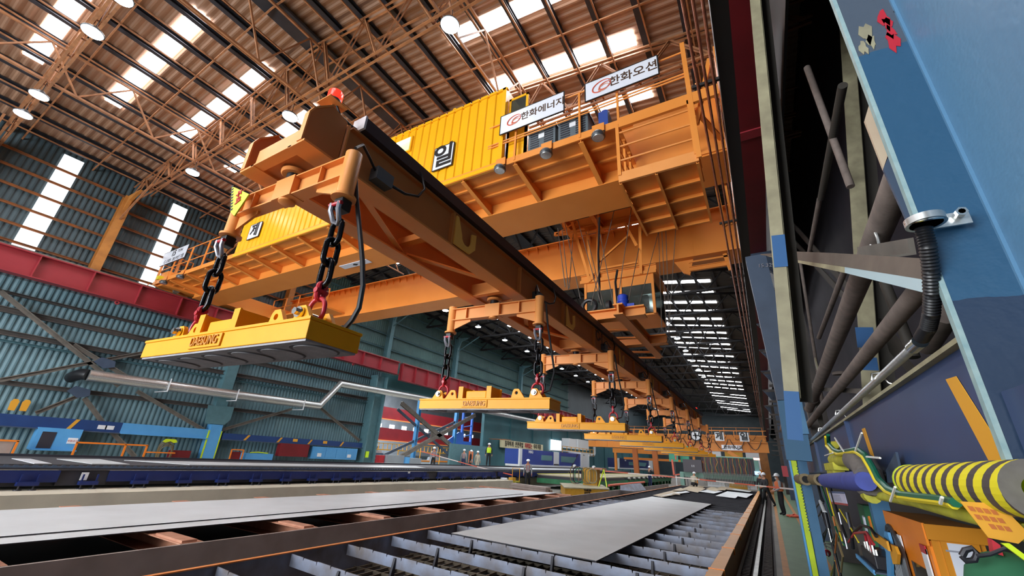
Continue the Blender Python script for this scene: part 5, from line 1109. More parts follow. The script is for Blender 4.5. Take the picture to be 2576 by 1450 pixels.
# ---- rails, rack and walkway on the right
o = obj('floor_rail', MB().bar((-.47, 1, .09), (-.47, 46, .09), .07, .14, sec='I'), 'rail_steel'); tag(o, 'worn steel floor rail beside the orange table rim', 'rail')
mb = MB(); y = 2.
while y < 40: mb.box(-.37, -.22, y, y + .06, .02, .1).box(-.72, -.58, y, y + .06, .02, .1); y += .14
o = obj('cable_chain', mb, 'rack_teeth'); o['kind'] = 'stuff'; o['label'] = 'dark toothed chain lying along the floor rail'; o['category'] = 'chain'
struct(trim(), MB().box(-.75, -.17, -1, 45, .0, .012), 'rack_teeth', 'dark strip around the floor rail')  # flat dark strip on the floor either side of the rail
struct(trim(), MB().box(.0, 1.6, -1, 70, .0, .01), 'walkway_green', 'green painted walkway')
struct(trim(), MB().box(-.06, .06, -1, 70, .0, .014), 'walkway_orange', 'orange walkway line')
struct(trim(), MB().box(.72, .86, 12, 70, .0, .014), 'walkway_orange', 'orange walkway line, right')
t = root('cable_bundle', (.6, 24, 0)); obj('loop', MB().link((.62, 24.5, .06), .5, .4, .04, (0, 1, 0), up=(1, 0, 0)).tube([(.5, 24.3, .05), (.7, 24.8, .1), (.9, 24.4, .05)], .05, 6), 'tape_red', t); tag(t, 'tangle of red cable on the walkway behind the worker in the orange vest', 'cable')
# ================================================================== RIGHT HAND SIDE
# close steel column
t = root('steel_column', (1.2, 1.2, 0)); YC = 2.1
obj('flange', MB().box(.705, 1.7, YC, YC + .03, 0, 13), 'column_flange_paint', t); obj('web', MB().box(.905, .925, .35, YC, 0, 13), 'column_web_lit_paint', t); obj('flange', MB().box(.705, 1.7, .32, .35, 0, 13), 'column_flange_paint', t)
obj('edge_strip', MB().box(.688, .705, YC - .002, YC + .032, 0, 13), 'edge_paint', t)
obj('weld', MB().bar((.90, YC - .006, 0), (.90, YC - .006, 13), .014, .014), 'column_web_lit_paint', t)
for px, py, s, mm in ((2180, 85, 1.2, 'beige_steel'), (2172, 120, .8, 'beige_steel'), (2222, 45, 1., 'hook_red'), (2232, 60, .8, 'hook_red'), (2245, 105, 1.1, 'hook_red'), (2262, 30, .8, 'purlin_dark'), (2192, 105, .8, 'beige_steel'), (2240, 80, .8, 'hook_red')):
    p = at(px, py, Y=YC - .001); P = [(p.x + s * .02 * (1 + .4 * math.sin(3 * a + px)) * math.cos(a), YC - .001, p.z + s * .055 * (1 + .4 * math.sin(5 * a + py)) * math.sin(a)) for a in [2 * PI * k / 11 for k in range(11)]]
    obj('paint_chip', MB().prism(P, (0, -.0025, 0)), mm, t)
tag(t, 'massive blue steel column close to the camera at the right edge', 'column')
# red chip patch, clamp and flexible conduit
t = root('conduit_clamp', at(2330, 555, X=.69)); c = at(2325, 560, X=.68)
obj('ring', MB().tube([c + Vector((.055 * math.cos(a), .045 * math.sin(a) - .01, .012 * math.sin(a))) for a in [2 * PI * k / 24 for k in range(24)]], .008, 8, closed=True), 'chrome', t)
obj('band', MB().lathe([(.062, -.014), (.062, .014), (.05, .014), (.05, -.014)], (c.x, c.y - .01, c.z), 28), 'zinc', t)
obj('tab', MB().box(c.x + .04, c.x + .15, YC - .045, YC - .035, c.z - .01, c.z + .045), 'zinc', t); obj('bolt', MB().cyl((c.x + .12, YC - .08, c.z + .03), (c.x + .12, YC, c.z + .03), .011, 8).cyl((c.x + .12, YC - .08, c.z + .03), (c.x + .12, YC - .062, c.z + .03), .019, 6), 'chrome', t)
tag(t, 'shiny zinc pipe clamp bolted to the close blue column', 'clamp')
P = [at(*q, X=.675) for q in ((2322, 572), (2334, 620), (2342, 680), (2345, 740), (2343, 790), (2335, 825), (2318, 852))]
Q = []
for a, b in zip(P, P[1:]):
    for k in range(14): Q.append(a.lerp(b, k / 14))
Q.append(P[-1]); mb = MB(); R = [.029 if i % 2 else .0245 for i in range(len(Q))]; o = obj('flexible_conduit', MB().tube(Q, R, 16), 'black_rubber'); tag(o, 'black corrugated flexible conduit hanging beside the close blue column', 'conduit')
a = at(2312, 862, X=.70); b = at(1988, 1156, X=.70)
t = root('steel_conduit', b); obj('tube', MB().tube([a, a.lerp(b, .5), b], .022, 12), 'zinc', t); obj('coupling', MB().cyl(a + (a - b).normalized() * .02, a - (a - b).normalized() * .1, .03, 16), 'chrome', t)
for k in range(8):
    p = a.lerp(b, .06 + .12 * k); obj('u_clip', MB().tube([p + Vector((-.03, 0, 0)), p + Vector((-.02, 0, .04)), p + Vector((.02, 0, .045)), p + Vector((.05, 0, -.02)), p + Vector((.10, -.02, -.05)), p + Vector((.16, -.05, -.06))], .007, 6), 'chrome', t)
tag(t, 'galvanised conduit pipe with clips running along the blue girder top', 'conduit')
# navy crash girder with orange bands
gz1 = 2.30; gz0 = 1.86
t = root('crash_girder', (.8, 8, gz0)); obj('web', MB().box(.735, .76, YC + .04, 15.2, gz0, gz1), 'girder_navy', t); obj('top_flange', MB().box(.70, 1.0, YC + .04, 15.2, gz1, gz1 + .02), 'beige_steel', t); obj('lower_flange', MB().box(.70, 1.0, YC + .04, 15.2, gz0 - .02, gz0), 'girder_navy', t)
obj('web', MB().box(.735, .76, .36, YC - .01, 1.5, 2.1), 'girder_navy', t)
for q in (((2380, 955), (2406, 947), (2541, 1160), (2492, 1166)), ((2168, 1080), (2176, 1077), (2203, 1160), (2196, 1163)), ((2100, 1110), (2103, 1109), (2112, 1165), (2108, 1166))):
    obj('band', MB().prism([at(*p, X=.733) for p in q], (-.002, 0, 0)), 'stripe_yellow', t)
for y in (5.2, 8.6): obj('stiffener', MB().box(.7, .735, y, y + .02, gz0, gz1), 'girder_navy', t)
tag(t, 'navy blue crash girder with orange bands running away from the close column', 'girder')
# inclined flat brace behind the conduit
a = at(2398, 735, X=.78); b = at(1908, 645, X=.95) if 0 else at(1945, 640, Y=6.2)
t = root('inclined_brace', b)
def BY(px, py): return at(px, py, Y=1 / ((1 / 6.6) + (px - 1910) / 490 * (1 / 2.28 - 1 / 6.6)))
def bstrip(name, up, lo, mm):
    A_ = [BY(*q) for q in up]; B_ = [BY(*q) for q in lo]; n = len(A_); d = Vector((.012, .012, .0)); vs = A_ + B_ + [p + d for p in A_] + [p + d for p in B_]; f = []
    for i in range(n - 1): f += [(i, i + 1, n + i + 1, n + i), (2 * n + i, 3 * n + i, 3 * n + i + 1, 2 * n + i + 1), (i, 2 * n + i, 2 * n + i + 1, i + 1), (n + i, n + i + 1, 3 * n + i + 1, 3 * n + i)]
    f += [(0, n, 3 * n, 2 * n), (n - 1, 3 * n - 1, 4 * n - 1, 2 * n - 1)]; obj(name, MB().add(vs, f), mm, t)
bstrip('flat', ((1912, 640), (2000, 633), (2100, 637), (2250, 646), (2396, 655)), ((1914, 642), (2000, 654), (2100, 668), (2250, 692), (2398, 716)), 'brace_brown')
bstrip('near_edge', ((2125, 672), (2250, 692), (2398, 716)), ((2125, 687), (2250, 718), (2400, 756)), 'light_grey_blue'); bstrip('far_edge', ((1930, 644), (2000, 654), (2125, 672)), ((1930, 645), (2000, 660), (2125, 687)), 'beige_steel')
tag(t, 'inclined brown flat brace with a pale blue and beige edge crossing behind the conduit', 'brace')
for q, mm, lab in ((((2189, 254), (2240, 372), (2222, 424), (2175, 302)), 'cream_plate', 'cream coloured plate behind the edge of the close blue column'), (((2222, 424), (2242, 378), (2300, 560), (2290, 572)), 'slate_steel', 'grey plate just below the cream coloured one')):
    o = obj('edge_plate', MB().prism([at(*p, Y=2.45) for p in q], (0, .02, 0)), mm); tag(o, lab, 'plate')
# raking lattice columns
def rake(pa, pb, w_, lab, Y, dw=.16, blue=None):
    A = at(*pa, Y=Y); B = at(*pb, Y=Y); A = A + (A - B) * .35; B = B + (B - A) * max(0, (B.z - 2.33) / (A.z - B.z)); t = root('lattice_column', (B.x, Y, B.z))
    obj('flange', MB().bar(A, B, w_, .03, up=(0, 1, 0)), 'beige_steel', t); obj('web', MB().bar(A + Vector((w_ * .5, .1, 0)), B + Vector((w_ * .5, .1, 0)), .02, .2, up=(0, 1, 0)), 'beige_steel', t)
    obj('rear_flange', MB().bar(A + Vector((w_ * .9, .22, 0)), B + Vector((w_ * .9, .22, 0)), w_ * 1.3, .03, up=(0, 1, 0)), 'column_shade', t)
    for p, q in (blue or []):
        P = at(*p, Y=Y - .018); Q_ = at(*q, Y=Y - .018); obj('paint_band', MB().bar(P, Q_, w_ * 1.02, .006, up=(0, 1, 0)), 'navy_bright', t)
    tag(t, lab, 'column')
rake((1899, 0), (1988, 960), .095, 'beige raking channel column with a blue band, left of the dark wall', 3.8, blue=[((1957, 592), (1965, 672)), ((1990, 985), (2001, 1108))])
rake((2127, 40), (2190, 960), .19, 'beige raking channel column behind the thick dusty pipes', 7.2, blue=[((2173, 824), (2180, 875)), ((2182, 900), (2187, 932))])
A = at(1900, 650, Y=9); B = at(1985, 1010, Y=9)
t = root('slate_column', (B.x, 9, 0)); obj('upper_shaft', MB().bar(A, B, .36, .3, up=(0, 1, 0)), 'slate_steel', t); obj('lower_shaft', MB().bar(B, at(2010, 1160, Y=9), .36, .3, up=(0, 1, 0)), 'blue_shaft', t)
tx = text('15.329', .11, 'shackle_grey', t, .002); place_text(tx, at(1928, 668, Y=8.83), (1, 0, -.1), (0, 0, 1)); tag(t, 'slate blue column chalked 15.329 under the dark red girder', 'column')
B = at(2000, 1120, Y=7); t = root('blue_post', (B.x, 7, 0)); obj('shaft', MB().bar((B.x + .12, 7, gz1), at(1990, 960, Y=7), .12, .12, up=(0, 1, 0)), 'pillar_blue', t); tag(t, 'blue post foot standing on the crash girder', 'post')
# pipes and braces on the dark wall
for a, b, r, lab, cat in (((2282, 400), (2035, 1030), .085, 'thick dusty pipe, upper one, falling steeply to the left', 'pipe'), ((2420, 600), (2020, 1085), .06, 'thick dusty pipe, lower one, falling to the left behind the conduit', 'pipe')):
    A = at(*a, X=1.0); B = at(*b, X=1.0); t = root('dusty_pipe', B); obj('pipe', MB().tube([A, B], r, 18), 'pipe_dusty', t); m_ = A.lerp(B, .86); d = (B - A).normalized(); obj('joint', MB().cyl(m_ - d * .05, m_ + d * .05, r * 1.22, 18), 'pipe_dusty', t); tag(t, lab, cat)
for a, b, r, lab in (((2030, 170), (2140, 470), .045, 'grey round brace crossing the dark wall, falling to the right'), ((2120, 215), (2065, 500), .05, 'wrapped dark cable brace rising to the right on the dark wall'), ((2062, 500), (2035, 640), .04, 'wrapped dark cable brace below the crossing'), ((2125, 680), (2060, 850), .045, 'dark wrapped cable behind the upper dusty pipe'), ((2010, 640), (2075, 1050), .035, 'thin rusty pipe between the two dark columns'), ((2225, 710), (2300, 900), .05, 'grey round brace right of the beige column'), ((2380, 790), (2330, 870), .09, 'short brown pipe stub under the brace')):
    o = obj('round_brace', MB().tube([at(*a, X=1.45), at(*b, X=1.45)], r, 12), 'pipe_dusty' if r != .05 else 'column_shade'); tag(o, lab, 'brace')
for a, b, lab in (((1990, 560), (2280, 890), 'flat dark brace crossing the dark wall behind the pipes'), ((1990, 600), (2320, 960), 'second flat dark brace just below the first')):
    o = obj('flat_brace', MB().bar(at(*a, X=1.7), at(*b, X=1.7), .18, .02, up=(1, 0, 0)), 'column_shade'); tag(o, lab, 'brace')
t = root('pipe_support', at(2190, 640, X=1.2)); a = at(2142, 640, X=.86); b = at(2262, 625, X=.86); obj('angle', MB().bar(a, b, .14, .1, sec='L'), 'brace_grey', t); obj('u_bolt', MB().link(at(2200, 612, X=.95), .24, .22, .01, (0, 1, 0)), 'zinc', t); tag(t, 'rusty angle iron with a U bolt holding the upper dusty pipe', 'bracket')
t = root('pipe_support', at(2085, 960, X=1.1)); obj('plate', MB().bar(at(2050, 905, X=1.1), at(2070, 975, X=1.1), .14, .02, up=(1, 0, 0)), 'beige_steel', t); obj('frame', MB().bar(at(2048, 965, X=1.1), at(2070, 1090, X=1.1), .08, .08, up=(1, 0, 0)).bar(at(2020, 978, X=1.1), at(2180, 985, X=1.1), .06, .06, up=(1, 0, 0)), 'brace_grey', t); obj('valve', MB().lathe([(.08, -.02), (.09, 0), (.08, .02)], at(2110, 940, X=1.15), 14), 'pipe_dusty', t); tag(t, 'small grey pipe frame with a beige plate above the girder', 'bracket')
# things stacked along the columns far down the right side
for k, y in enumerate((13.4, 17, 21, 26, 32, 40, 50)):
    t = root('wall_column', (1.35, y, 0)); obj('shaft', MB().box(1.1, 1.5, y, y + .35, 0, 8.1), 'slate_steel' if k % 2 else 'girt_dark', t); obj('bracket', MB().prism([(.5, y + .1, 8.1), (1.1, y + .1, 8.1), (1.1, y + .1, 7.2)], (0, .12, 0)), 'slate_steel', t)
    for z in (3.4, 4.6, 5.8, 6.8): obj('arm', MB().bar((.45, y, z), (1.1, y, z), .06, .08), 'girt_dark', t)
    tag(t, 'dark building column with cantilever arms on the right side, %s from the camera' % ORD[k], 'column', 'right side columns')
for k, (y, z) in enumerate(((14.5, 4.2), (17, 4.2), (20, 4.4), (23, 4.1))):
    o = obj('wall_pipe', MB().tube([(.9, y, z), (.95, y + 2, z + .1), (.9, y + 5, z - .1)], .06, 8), 'rust_red'); tag(o, 'rusty pipe run below the right girder, %s from the camera' % ORD[k], 'pipe', 'rusty pipe runs')
o = obj('red_notice', MB().box(.32, .46, 14.9, 14.92, 1.72, 2.0), 'lever_red'); tag(o, 'red and white hanging notice above the walkway', 'notice')
# blue pillar with the lime saw tooth strip
t = root('blue_pillar', (.6, 10, 0)); obj('shaft', MB().box(.37, .64, 10.02, 10.25, 0, 2.3), 'pillar_blue', t); obj('edge', MB().box(.355, .385, 9.99, 10.25, 0, 2.06), 'light_blue', t)
P = [(.39, 10, 0), (.39, 10, 2.08), (.475, 10, 2.08)]
for k in range(22): z = 1.95 - k * .05; P += [(.475, 10, z), (.455, 10, z - .012), (.475, 10, z - .03)]
P += [(.475, 10, .7), (.47, 10, 0)]
obj('lime_strip', MB().prism(P, (0, -.012, 0)), 'lime', t); tag(t, 'blue pillar with a lime yellow saw toothed strip beside the walkway', 'pillar')
# foam tubes, pads and yellow pipes
t = root('striped_pad', (.62, 2.5, 1.72)); n = 28; vs = []; Ro, Ri = .078, .034; g = Vector((.62, 0, 1.795))
for y in (1.76, 2.95):
    for R_ in (Ro, Ri):
        for j in range(n): a = 2 * PI * j / n; vs.append((g.x + R_ * math.cos(a), y, g.z + R_ * math.sin(a)))
f = []
for j in range(n):
    k = (j + 1) % n; f += [(j, k, 2 * n + k, 2 * n + j), (n + j, 3 * n + j, 3 * n + k, n + k), (j, n + j, n + k, k), (2 * n + j, 2 * n + k, 3 * n + k, 3 * n + j)]
o = obj('foam', MB().add(vs, f), 'pad_stripe', t); obj('end_face', MB().add([(x_, y_ - .0015, z_) for x_, y_, z_ in vs[:2 * n]], [(j, n + j, n + (j + 1) % n, (j + 1) % n) for j in range(n)]), 'foam_grey', t)
obj('inner_bar', MB().box(.605, .635, 1.3, 3.0, 1.765, 1.825), 'lime', t); obj('rear_cap', MB().cyl((.62, 2.95, 1.795), (.62, 2.98, 1.795), .08, 24), 'lime', t); tag(t, 'thick foam pad with black and yellow diagonal stripes', 'pad')
def fring(pa, pb, lab, X=.55):
    A = at(*pa, X=X); B = at(*pb, X=X); r = .045 * (A - CAM).length / 6; t = root('foam_ring', A); obj('foam', MB().cyl(A, B, r * 1.35, 20), 'hose_brown', t); d = (A - B).normalized(); obj('bore', MB().cyl(A, A + d * .004, r * .8, 18), 'hollow_black', t); tag(t, lab, 'foam ring')
fring((2063, 1208), (2036, 1207), 'short olive foam tube with open end, right of its twin'); fring((2027, 1207), (2008, 1206), 'short olive foam tube next to the lime strip', .46)
def P_(q, X): return [at(*p, X=X) for p in q]
o = obj('foam_tube', MB().tube(P_(((2078, 1210), (2165, 1212), (2178, 1212)), .56), [.075, .07, .06], 16), 'tube_blue'); tag(o, 'blue and grey foam tube beneath the yellow pipe', 'foam tube')
o = obj('padded_elbow', MB().tube(P_(((2150, 1160), (2172, 1168), (2188, 1195), (2190, 1215), (2180, 1225)), .60), [.08, .085, .085, .085, .075], 14), 'foam_grey'); tag(o, 'grey wrapped pipe elbow joining the yellow pipe and the blue tube', 'pipe elbow')
t = root('yellow_pipe', at(2120, 1160, X=.62)); obj('horizontal', MB().tube(P_(((2098, 1158), (2160, 1160)), .62), .055, 14), 'pipe_yellow', t); obj('riser', MB().tube(P_(((2100, 1195), (2100, 1158), (2098, 1120)), .62), .045, 12), 'pipe_yellow', t); obj('flange', MB().box(at(2100, 1175, X=.62).x - .06, .68, at(2115, 1175, X=.62).y, at(2090, 1175, X=.62).y, 1.86, 1.93), 'pipe_yellow', t); obj('valve_body', MB().box(.57, .67, at(2110, 1185, X=.62).y, at(2093, 1185, X=.62).y, 1.78, 1.86), 'pipe_yellow', t); tag(t, 'yellow painted gas pipe with flange above the foam tubes', 'pipe')
o = obj('yellow_pipe', MB().tube(P_(((2192, 1245), (2300, 1262), (2400, 1288), (2500, 1312), (2590, 1345)), .64), .028, 12), 'pipe_yellow'); tag(o, 'long rough yellow pipe passing under the striped pad', 'pipe')
o = obj('yellow_pipe', MB().tube(P_(((2195, 1248), (2185, 1246)), .60), .05, 12), 'pipe_yellow'); tag(o, 'stub end of the rough yellow pipe', 'pipe')
for dx, mm, lab in ((0, 'cable_yellow', 'yellow cable strapped along the pipes with white ties'), (5, 'cable_green', 'dark green cable strapped along the pipes with white ties')):
    o = obj('cable', MB().tube(P_([(x + dx, y - dx) for x, y in ((2078, 1100), (2080, 1122), (2094, 1138), (2108, 1143), (2130, 1140), (2152, 1136), (2172, 1150), (2190, 1180), (2206, 1212), (2230, 1236), (2262, 1250), (2310, 1256), (2365, 1262), (2400, 1270))], .56), .017, 8), mm); tag(o, lab, 'cable')
for a, b, lab in (((2152, 1135), (2168, 1090), 'longest one, standing upright'), ((2122, 1136), (2100, 1102), 'leaning left above the yellow pipe'), ((2180, 1150), (2214, 1153), 'pointing right near the elbow'), ((2240, 1262), (2252, 1226), 'wrapped under the left end of the striped pad'), ((2366, 1268), (2370, 1252), 'wrapped under the middle of the striped pad'), ((2075, 1147), (2095, 1140), 'pointing left beside the yellow flange')):
    o = obj('cable_tie', MB().tube([at(*a, X=.53), at(*b, X=.53)], .006, 5), 'tie_white'); tag(o, 'white cable tie on the cables, ' + lab, 'cable tie', 'cable ties')
t = root('support_bracket', at(2215, 1190, X=.70)); obj('plate', MB().prism(P_(((2252, 1138), (2262, 1180), (2262, 1215), (2212, 1215)), .69), (.012, 0, 0)), 'slate_steel', t); tag(t, 'dark triangular bracket behind the left end of the striped pad', 'bracket')
# back recess with machines and cabinet
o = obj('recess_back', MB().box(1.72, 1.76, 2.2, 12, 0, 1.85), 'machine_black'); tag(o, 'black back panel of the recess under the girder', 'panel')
o = obj('blue_post', MB().bar(at(2205, 1250, X=1.0), (at(2205, 1250, X=1.0).x, at(2205, 1250, X=1.0).y, 0), .16, .14), 'pillar_blue'); tag(o, 'narrow blue post left of the orange cabinet', 'post')
p = at(2190, 1330, X=1.1); o = obj('green_box', MB().box(1.05, 1.3, p.y - .2, p.y + .3, .4, 1.45), 'bed_green'); tag(o, 'green box behind the narrow blue post', 'box')
t = root('orange_cabinet', (1.1, 4.2, 0)); yb = at(2222, 1268, X=.85).y; yf = at(2322, 1305, X=.85).y; xr = at(2470, 1345, Y=yf).x; zt = 1.54
obj('body', MB().box(.86, xr, yf + .01, yb, 0, zt - .06), 'cabinet_ochre', t); obj('top_cap', MB().box(.84, xr + .02, yf - .02, yb + .02, zt - .09, zt), 'cabinet_ochre', t)
obj('side_panel', MB().box(.845, .86, yf + .02, yb - .02, 0, zt - .1), 'cabinet_orange', t); obj('side_header', MB().box(.832, .846, yf, yb, zt - .13, zt + .003), 'cabinet_orange', t)
w_ = obj('side_window', MB().box(.838, .846, yf + .25, yf + .62, .55, zt - .3), 'glass', t)
d = obj('front_door', MB().box(.9, xr - .03, yf - .005, yf + .012, .1, zt - .07), 'cabinet_ochre', t)
obj('paper_sheet', MB().box(.93, xr - .07, yf - .010, yf - .005, .8, zt - .10), 'paper', d)
for k in range(9): obj('print_line', MB().box(.99, xr - .18 - .03 * (k % 3), yf - .012, yf - .010, .95 + .022 * k, .957 + .022 * k), 'print_grey', d)
obj('print_line', MB().box(1.0, xr - .2, yf - .012, yf - .010, zt - .15, zt - .14), 'print_grey', d)
obj('sticker', MB().box(.83, .838, yf + .08, yf + .2, zt - .4, zt - .16), 'white_paint', t); obj('sticker', MB().box(.829, .837, yf + .08, yf + .2, zt - .19, zt - .14), 'lever_red', t); obj('sticker', MB().box(.83, .838, yf + .75, yf + .85, zt - .26, zt - .15), 'white_paint', t)
tag(t, 'orange electrical cabinet with a paper sheet on its front, under the striped pad', 'cabinet')
t = root('warning_tag', at(2490, 1310, Y=1.95)); P = P_(((2410, 1262), (2512, 1270), (2590, 1345), (2562, 1369), (2490, 1356)), 0) if 0 else [at(*p, Y=1.95) for p in ((2415, 1262), (2515, 1268), (2590, 1345), (2562, 1369), (2487, 1354))]
obj('plate', MB().prism(P, (0, .004, 0)), 'stripe_yellow', t)
for r in range(3):
    for c_ in range(4):
        if (r, c_) == (2, 0): continue
        q = (2432 + c_ * 19 + r * 17, 1273 + r * 21 + c_ * 3); a = at(q[0], q[1], Y=1.949); s = .016; obj('letter_block', MB().prism([at(q[0], q[1], Y=1.949), at(q[0] + 14, q[1] + 2, Y=1.949), at(q[0] + 24, q[1] + 15, Y=1.949), at(q[0] + 10, q[1] + 13, Y=1.949)], (0, -.001, 0)), 'rust_orange', t)
tag(t, 'ochre warning plate with worn rust coloured letters hanging under the pad', 'plate')
o = obj('lime_edge', MB().prism([at(*p, Y=1.7) for p in ((2520, 1368), (2590, 1420), (2590, 1405), (2540, 1368))], (0, .01, 0)), 'lime'); tag(o, 'lime yellow edge strip at the bottom right corner', 'strip')
t = root('notice_sheet', at(2106, 1255, X=.72)); obj('sheet', MB().prism(P_(((2083, 1237), (2123, 1239), (2132, 1273), (2092, 1268)), .72), (.006, 0, 0)), 'sheet_lilac', t); obj('header', MB().prism(P_(((2083, 1236), (2123, 1238), (2124, 1243), (2084, 1241)), .718), (.004, 0, 0)), 'machine_blue', t); obj('footer', MB().prism(P_(((2091, 1263), (2131, 1268), (2132, 1273), (2092, 1268)), .718), (.004, 0, 0)), 'lever_red', t)
for k in range(5): a = at(2090 + k * 1.5, 1246 + k * 3.4, X=.717); b = at(2112 + k * 1.5, 1247.5 + k * 3.4, X=.717); obj('print_line', MB().bar(a, b, .004, .004), 'print_grey', t)
tag(t, 'white notice sheet with blue header and red footer hanging in the recess', 'notice')
# hanging hoses, tools
hs = [(((2058, 1222), (2075, 1290), (2095, 1370), (2115, 1450)), 'black_rubber', .02, 'black hose hanging left of the notice sheet'), (((2066, 1222), (2084, 1275), (2108, 1345), (2124, 1372)), 'cable_green', .012, 'green hose hanging left of the notice sheet'), (((2078, 1224), (2096, 1290), (2112, 1340), (2122, 1372)), 'cable_yellow', .009, 'thin yellow green hose beside the notice sheet'),
      (((2112, 1282), (2135, 1320), (2160, 1365)), 'cable_yellow', .008, 'thin yellow hose rising to the notice sheet'), (((2095, 1300), (2105, 1340), (2100, 1400), (2112, 1450)), 'rust_orange', .012, 'brown orange hose among the tools'), (((2110, 1290), (2122, 1340), (2132, 1382)), 'shackle_grey', .012, 'grey rod hanging below the notice sheet'), (((2066, 1260), (2045, 1290), (2040, 1330), (2060, 1365), (2092, 1370), (2100, 1345)), 'black_rubber', .010, 'dark loop of cable beside the lime strip'),
      (((2072, 1270), (2062, 1296), (2045, 1315)), 'machine_black', .012, 'bent black lever in the tool bundle'), (((2135, 1365), (2150, 1342), (2180, 1340), (2198, 1370)), 'lever_red', .012, 'dark red hose arching over the black tool box'), (((2100, 1410), (2096, 1430), (2090, 1450)), 'cable_yellow', .012, 'yellow cable end at the bottom of the tool bundle')]
hs += [(((2088, 1224), (2098, 1262), (2110, 1300), (2128, 1352)), 'black_rubber', .016, 'black hose just left of the white notice sheet'), (((2060, 1235), (2072, 1262), (2066, 1290), (2080, 1330), (2072, 1362), (2085, 1400)), 'tool_black', .014, 'dark kinked hose beside the cutting torch'), (((2100, 1300), (2112, 1335), (2108, 1362), (2120, 1400), (2116, 1440)), 'hose_brown', .014, 'brown hose among the hanging tools'),
      (((2082, 1330), (2070, 1345), (2074, 1372), (2092, 1380), (2100, 1362)), 'black_rubber', .009, 'small black cable loop below the torch'), (((2130, 1290), (2140, 1330), (2146, 1380)), 'tool_black', .018, 'black hose left of the dark tool box'), (((2148, 1340), (2168, 1322), (2190, 1330), (2204, 1350)), 'black_rubber', .014, 'black hose arching behind the red one'), (((2092, 1372), (2100, 1400), (2098, 1450)), 'lamp_housing', .016, 'grey hose below the torch tip')]
for q, mm, r, lab in hs: o = obj('hanging_hose', MB().tube(P_(q, .72), r, 8), mm); tag(o, lab, 'hose')
t = root('cutting_torch', at(2078, 1300, X=.70)); obj('handle', MB().tube(P_(((2064, 1262), (2075, 1290)), .70), .03, 10), 'white_paint', t); obj('body', MB().tube(P_(((2075, 1290), (2084, 1330)), .70), .035, 10), 'tool_black', t); obj('tip', MB().tube(P_(((2084, 1330), (2092, 1365)), .70), .018, 10), 'chrome', t); tag(t, 'black and white cutting torch hanging in the tool bundle', 'torch')
o = obj('red_grip', MB().tube(P_(((2068, 1385), (2082, 1392)), .72), .055, 12), 'lever_red'); tag(o, 'dark red grip below the cutting torch', 'grip')
t = root('tool_tray', at(2190, 1410, X=.8)); p = at(2195, 1405, X=.8)
obj('tray', MB().box(.72, 1.05, p.y - .55, p.y + .45, p.z - .06, p.z - .045), 'slate_steel', t); obj('tray_lip', MB().box(.71, .725, p.y - .55, p.y + .45, p.z - .07, p.z - .03), 'light_blue', t); tag(t, 'slate tray holding the black tool box', 'tray')
t = root('tool_box', (.85, p.y, p.z - .045)); obj('body', MB().box(.76, 1.0, p.y - .42, p.y + .32, p.z - .045, p.z + .075), 'tool_black', t, bevel=.01)
for k in range(5): obj('bolt', MB().cyl((.8, p.y - .35 + k * .15, p.z + .075), (.8, p.y - .35 + k * .15, p.z + .12 + .02 * (k % 2)), .018, 8), 'chrome', t)
obj('handle', MB().tube([(.8, p.y - .1, p.z + .07), (.8, p.y - .05, p.z + .2), (.8, p.y + .12, p.z + .2), (.8, p.y + .18, p.z + .07)], .012, 8), 'lever_red', t); tag(t, 'black tool box with chrome fittings on the slate tray', 'tool box')
for k, (q, mm, lab) in enumerate(((((2185, 1300), (2202, 1362)), 'cabinet_orange', 'orange flat bar standing behind the tool box'), (((2172, 1300), (2184, 1355)), 'paper', 'blue white flat bar standing behind the tool box'), (((2195, 1345), (2235, 1375)), 'stripe_yellow', 'ochre lever lying over the tool box'))):
    o = obj('flat_bar', MB().bar(at(*q[0], X=.95 - .1 * k), at(*q[1], X=.95 - .1 * k), .07, .015, up=(1, 0, 0)), mm); tag(o, lab, 'bar')
t = root('light_blue_hook', at(2232, 1370, X=.8)); obj('hook', MB().prism(P_(((2224, 1336), (2232, 1340), (2240, 1368), (2242, 1450), (2232, 1450), (2228, 1390), (2222, 1375)), .78), (.02, 0, 0)), 'light_blue', t); obj('ochre_hook', MB().prism(P_(((2236, 1368), (2250, 1375), (2258, 1395), (2256, 1420), (2246, 1420), (2240, 1395)), .77), (.02, 0, 0)), 'stripe_yellow', t); tag(t, 'light blue and ochre hooks beside the hose coil', 'hook')
t = root('hose_coil', at(2262, 1420, X=.8))
for k in range(5): c_ = at(2262 + 3 * k, 1425, X=.82); obj('loop', MB().link(c_, .62 - .06 * k, .34 - .03 * k, .016, (0, 1, 0), seg=12, n=6), 'lamp_housing', t)
tag(t, 'grey hose coil between the tool box and the orange cabinet', 'hose')
t = root('green_sack', at(2510, 1430, Y=1.9)); q = at(2540, 1450, Y=1.95); obj('sack', MB().lathe([(.02, .06), (.06, .045), (.09, .01), (.11, -.06), (.12, -.3)], (q.x, q.y, q.z), 18), 'cloth_green', t); obj('strap', MB().tube([at(*u, Y=1.85) for u in ((2420, 1400), (2428, 1385), (2445, 1380), (2458, 1392), (2452, 1410), (2430, 1412), (2420, 1400))], .008, 8), 'tool_black', t); obj('strap', MB().tube([at(*u, Y=1.83) for u in ((2458, 1400), (2490, 1396), (2530, 1380))], .005, 8), 'tool_black', t); tag(t, 'dark green sack with a black buckle at the bottom right', 'sack')
p = at(2525, 1375, Y=1.9); o = obj('red_block', MB().prism([at(*u, Y=1.9) for u in ((2494, 1357), (2500, 1392), (2525, 1400), (2516, 1372))], (0, .03, 0)), 'lever_red'); tag(o, 'red block behind the ochre warning plate', 'block')
p = at(2040, 1395, X=.36); o = obj('wooden_block', MB().box(.22, .36, p.y - .5, p.y + .3, 0, .16), 'walkway_orange'); tag(o, 'brown block lying against the foot of the blue pillar', 'block')
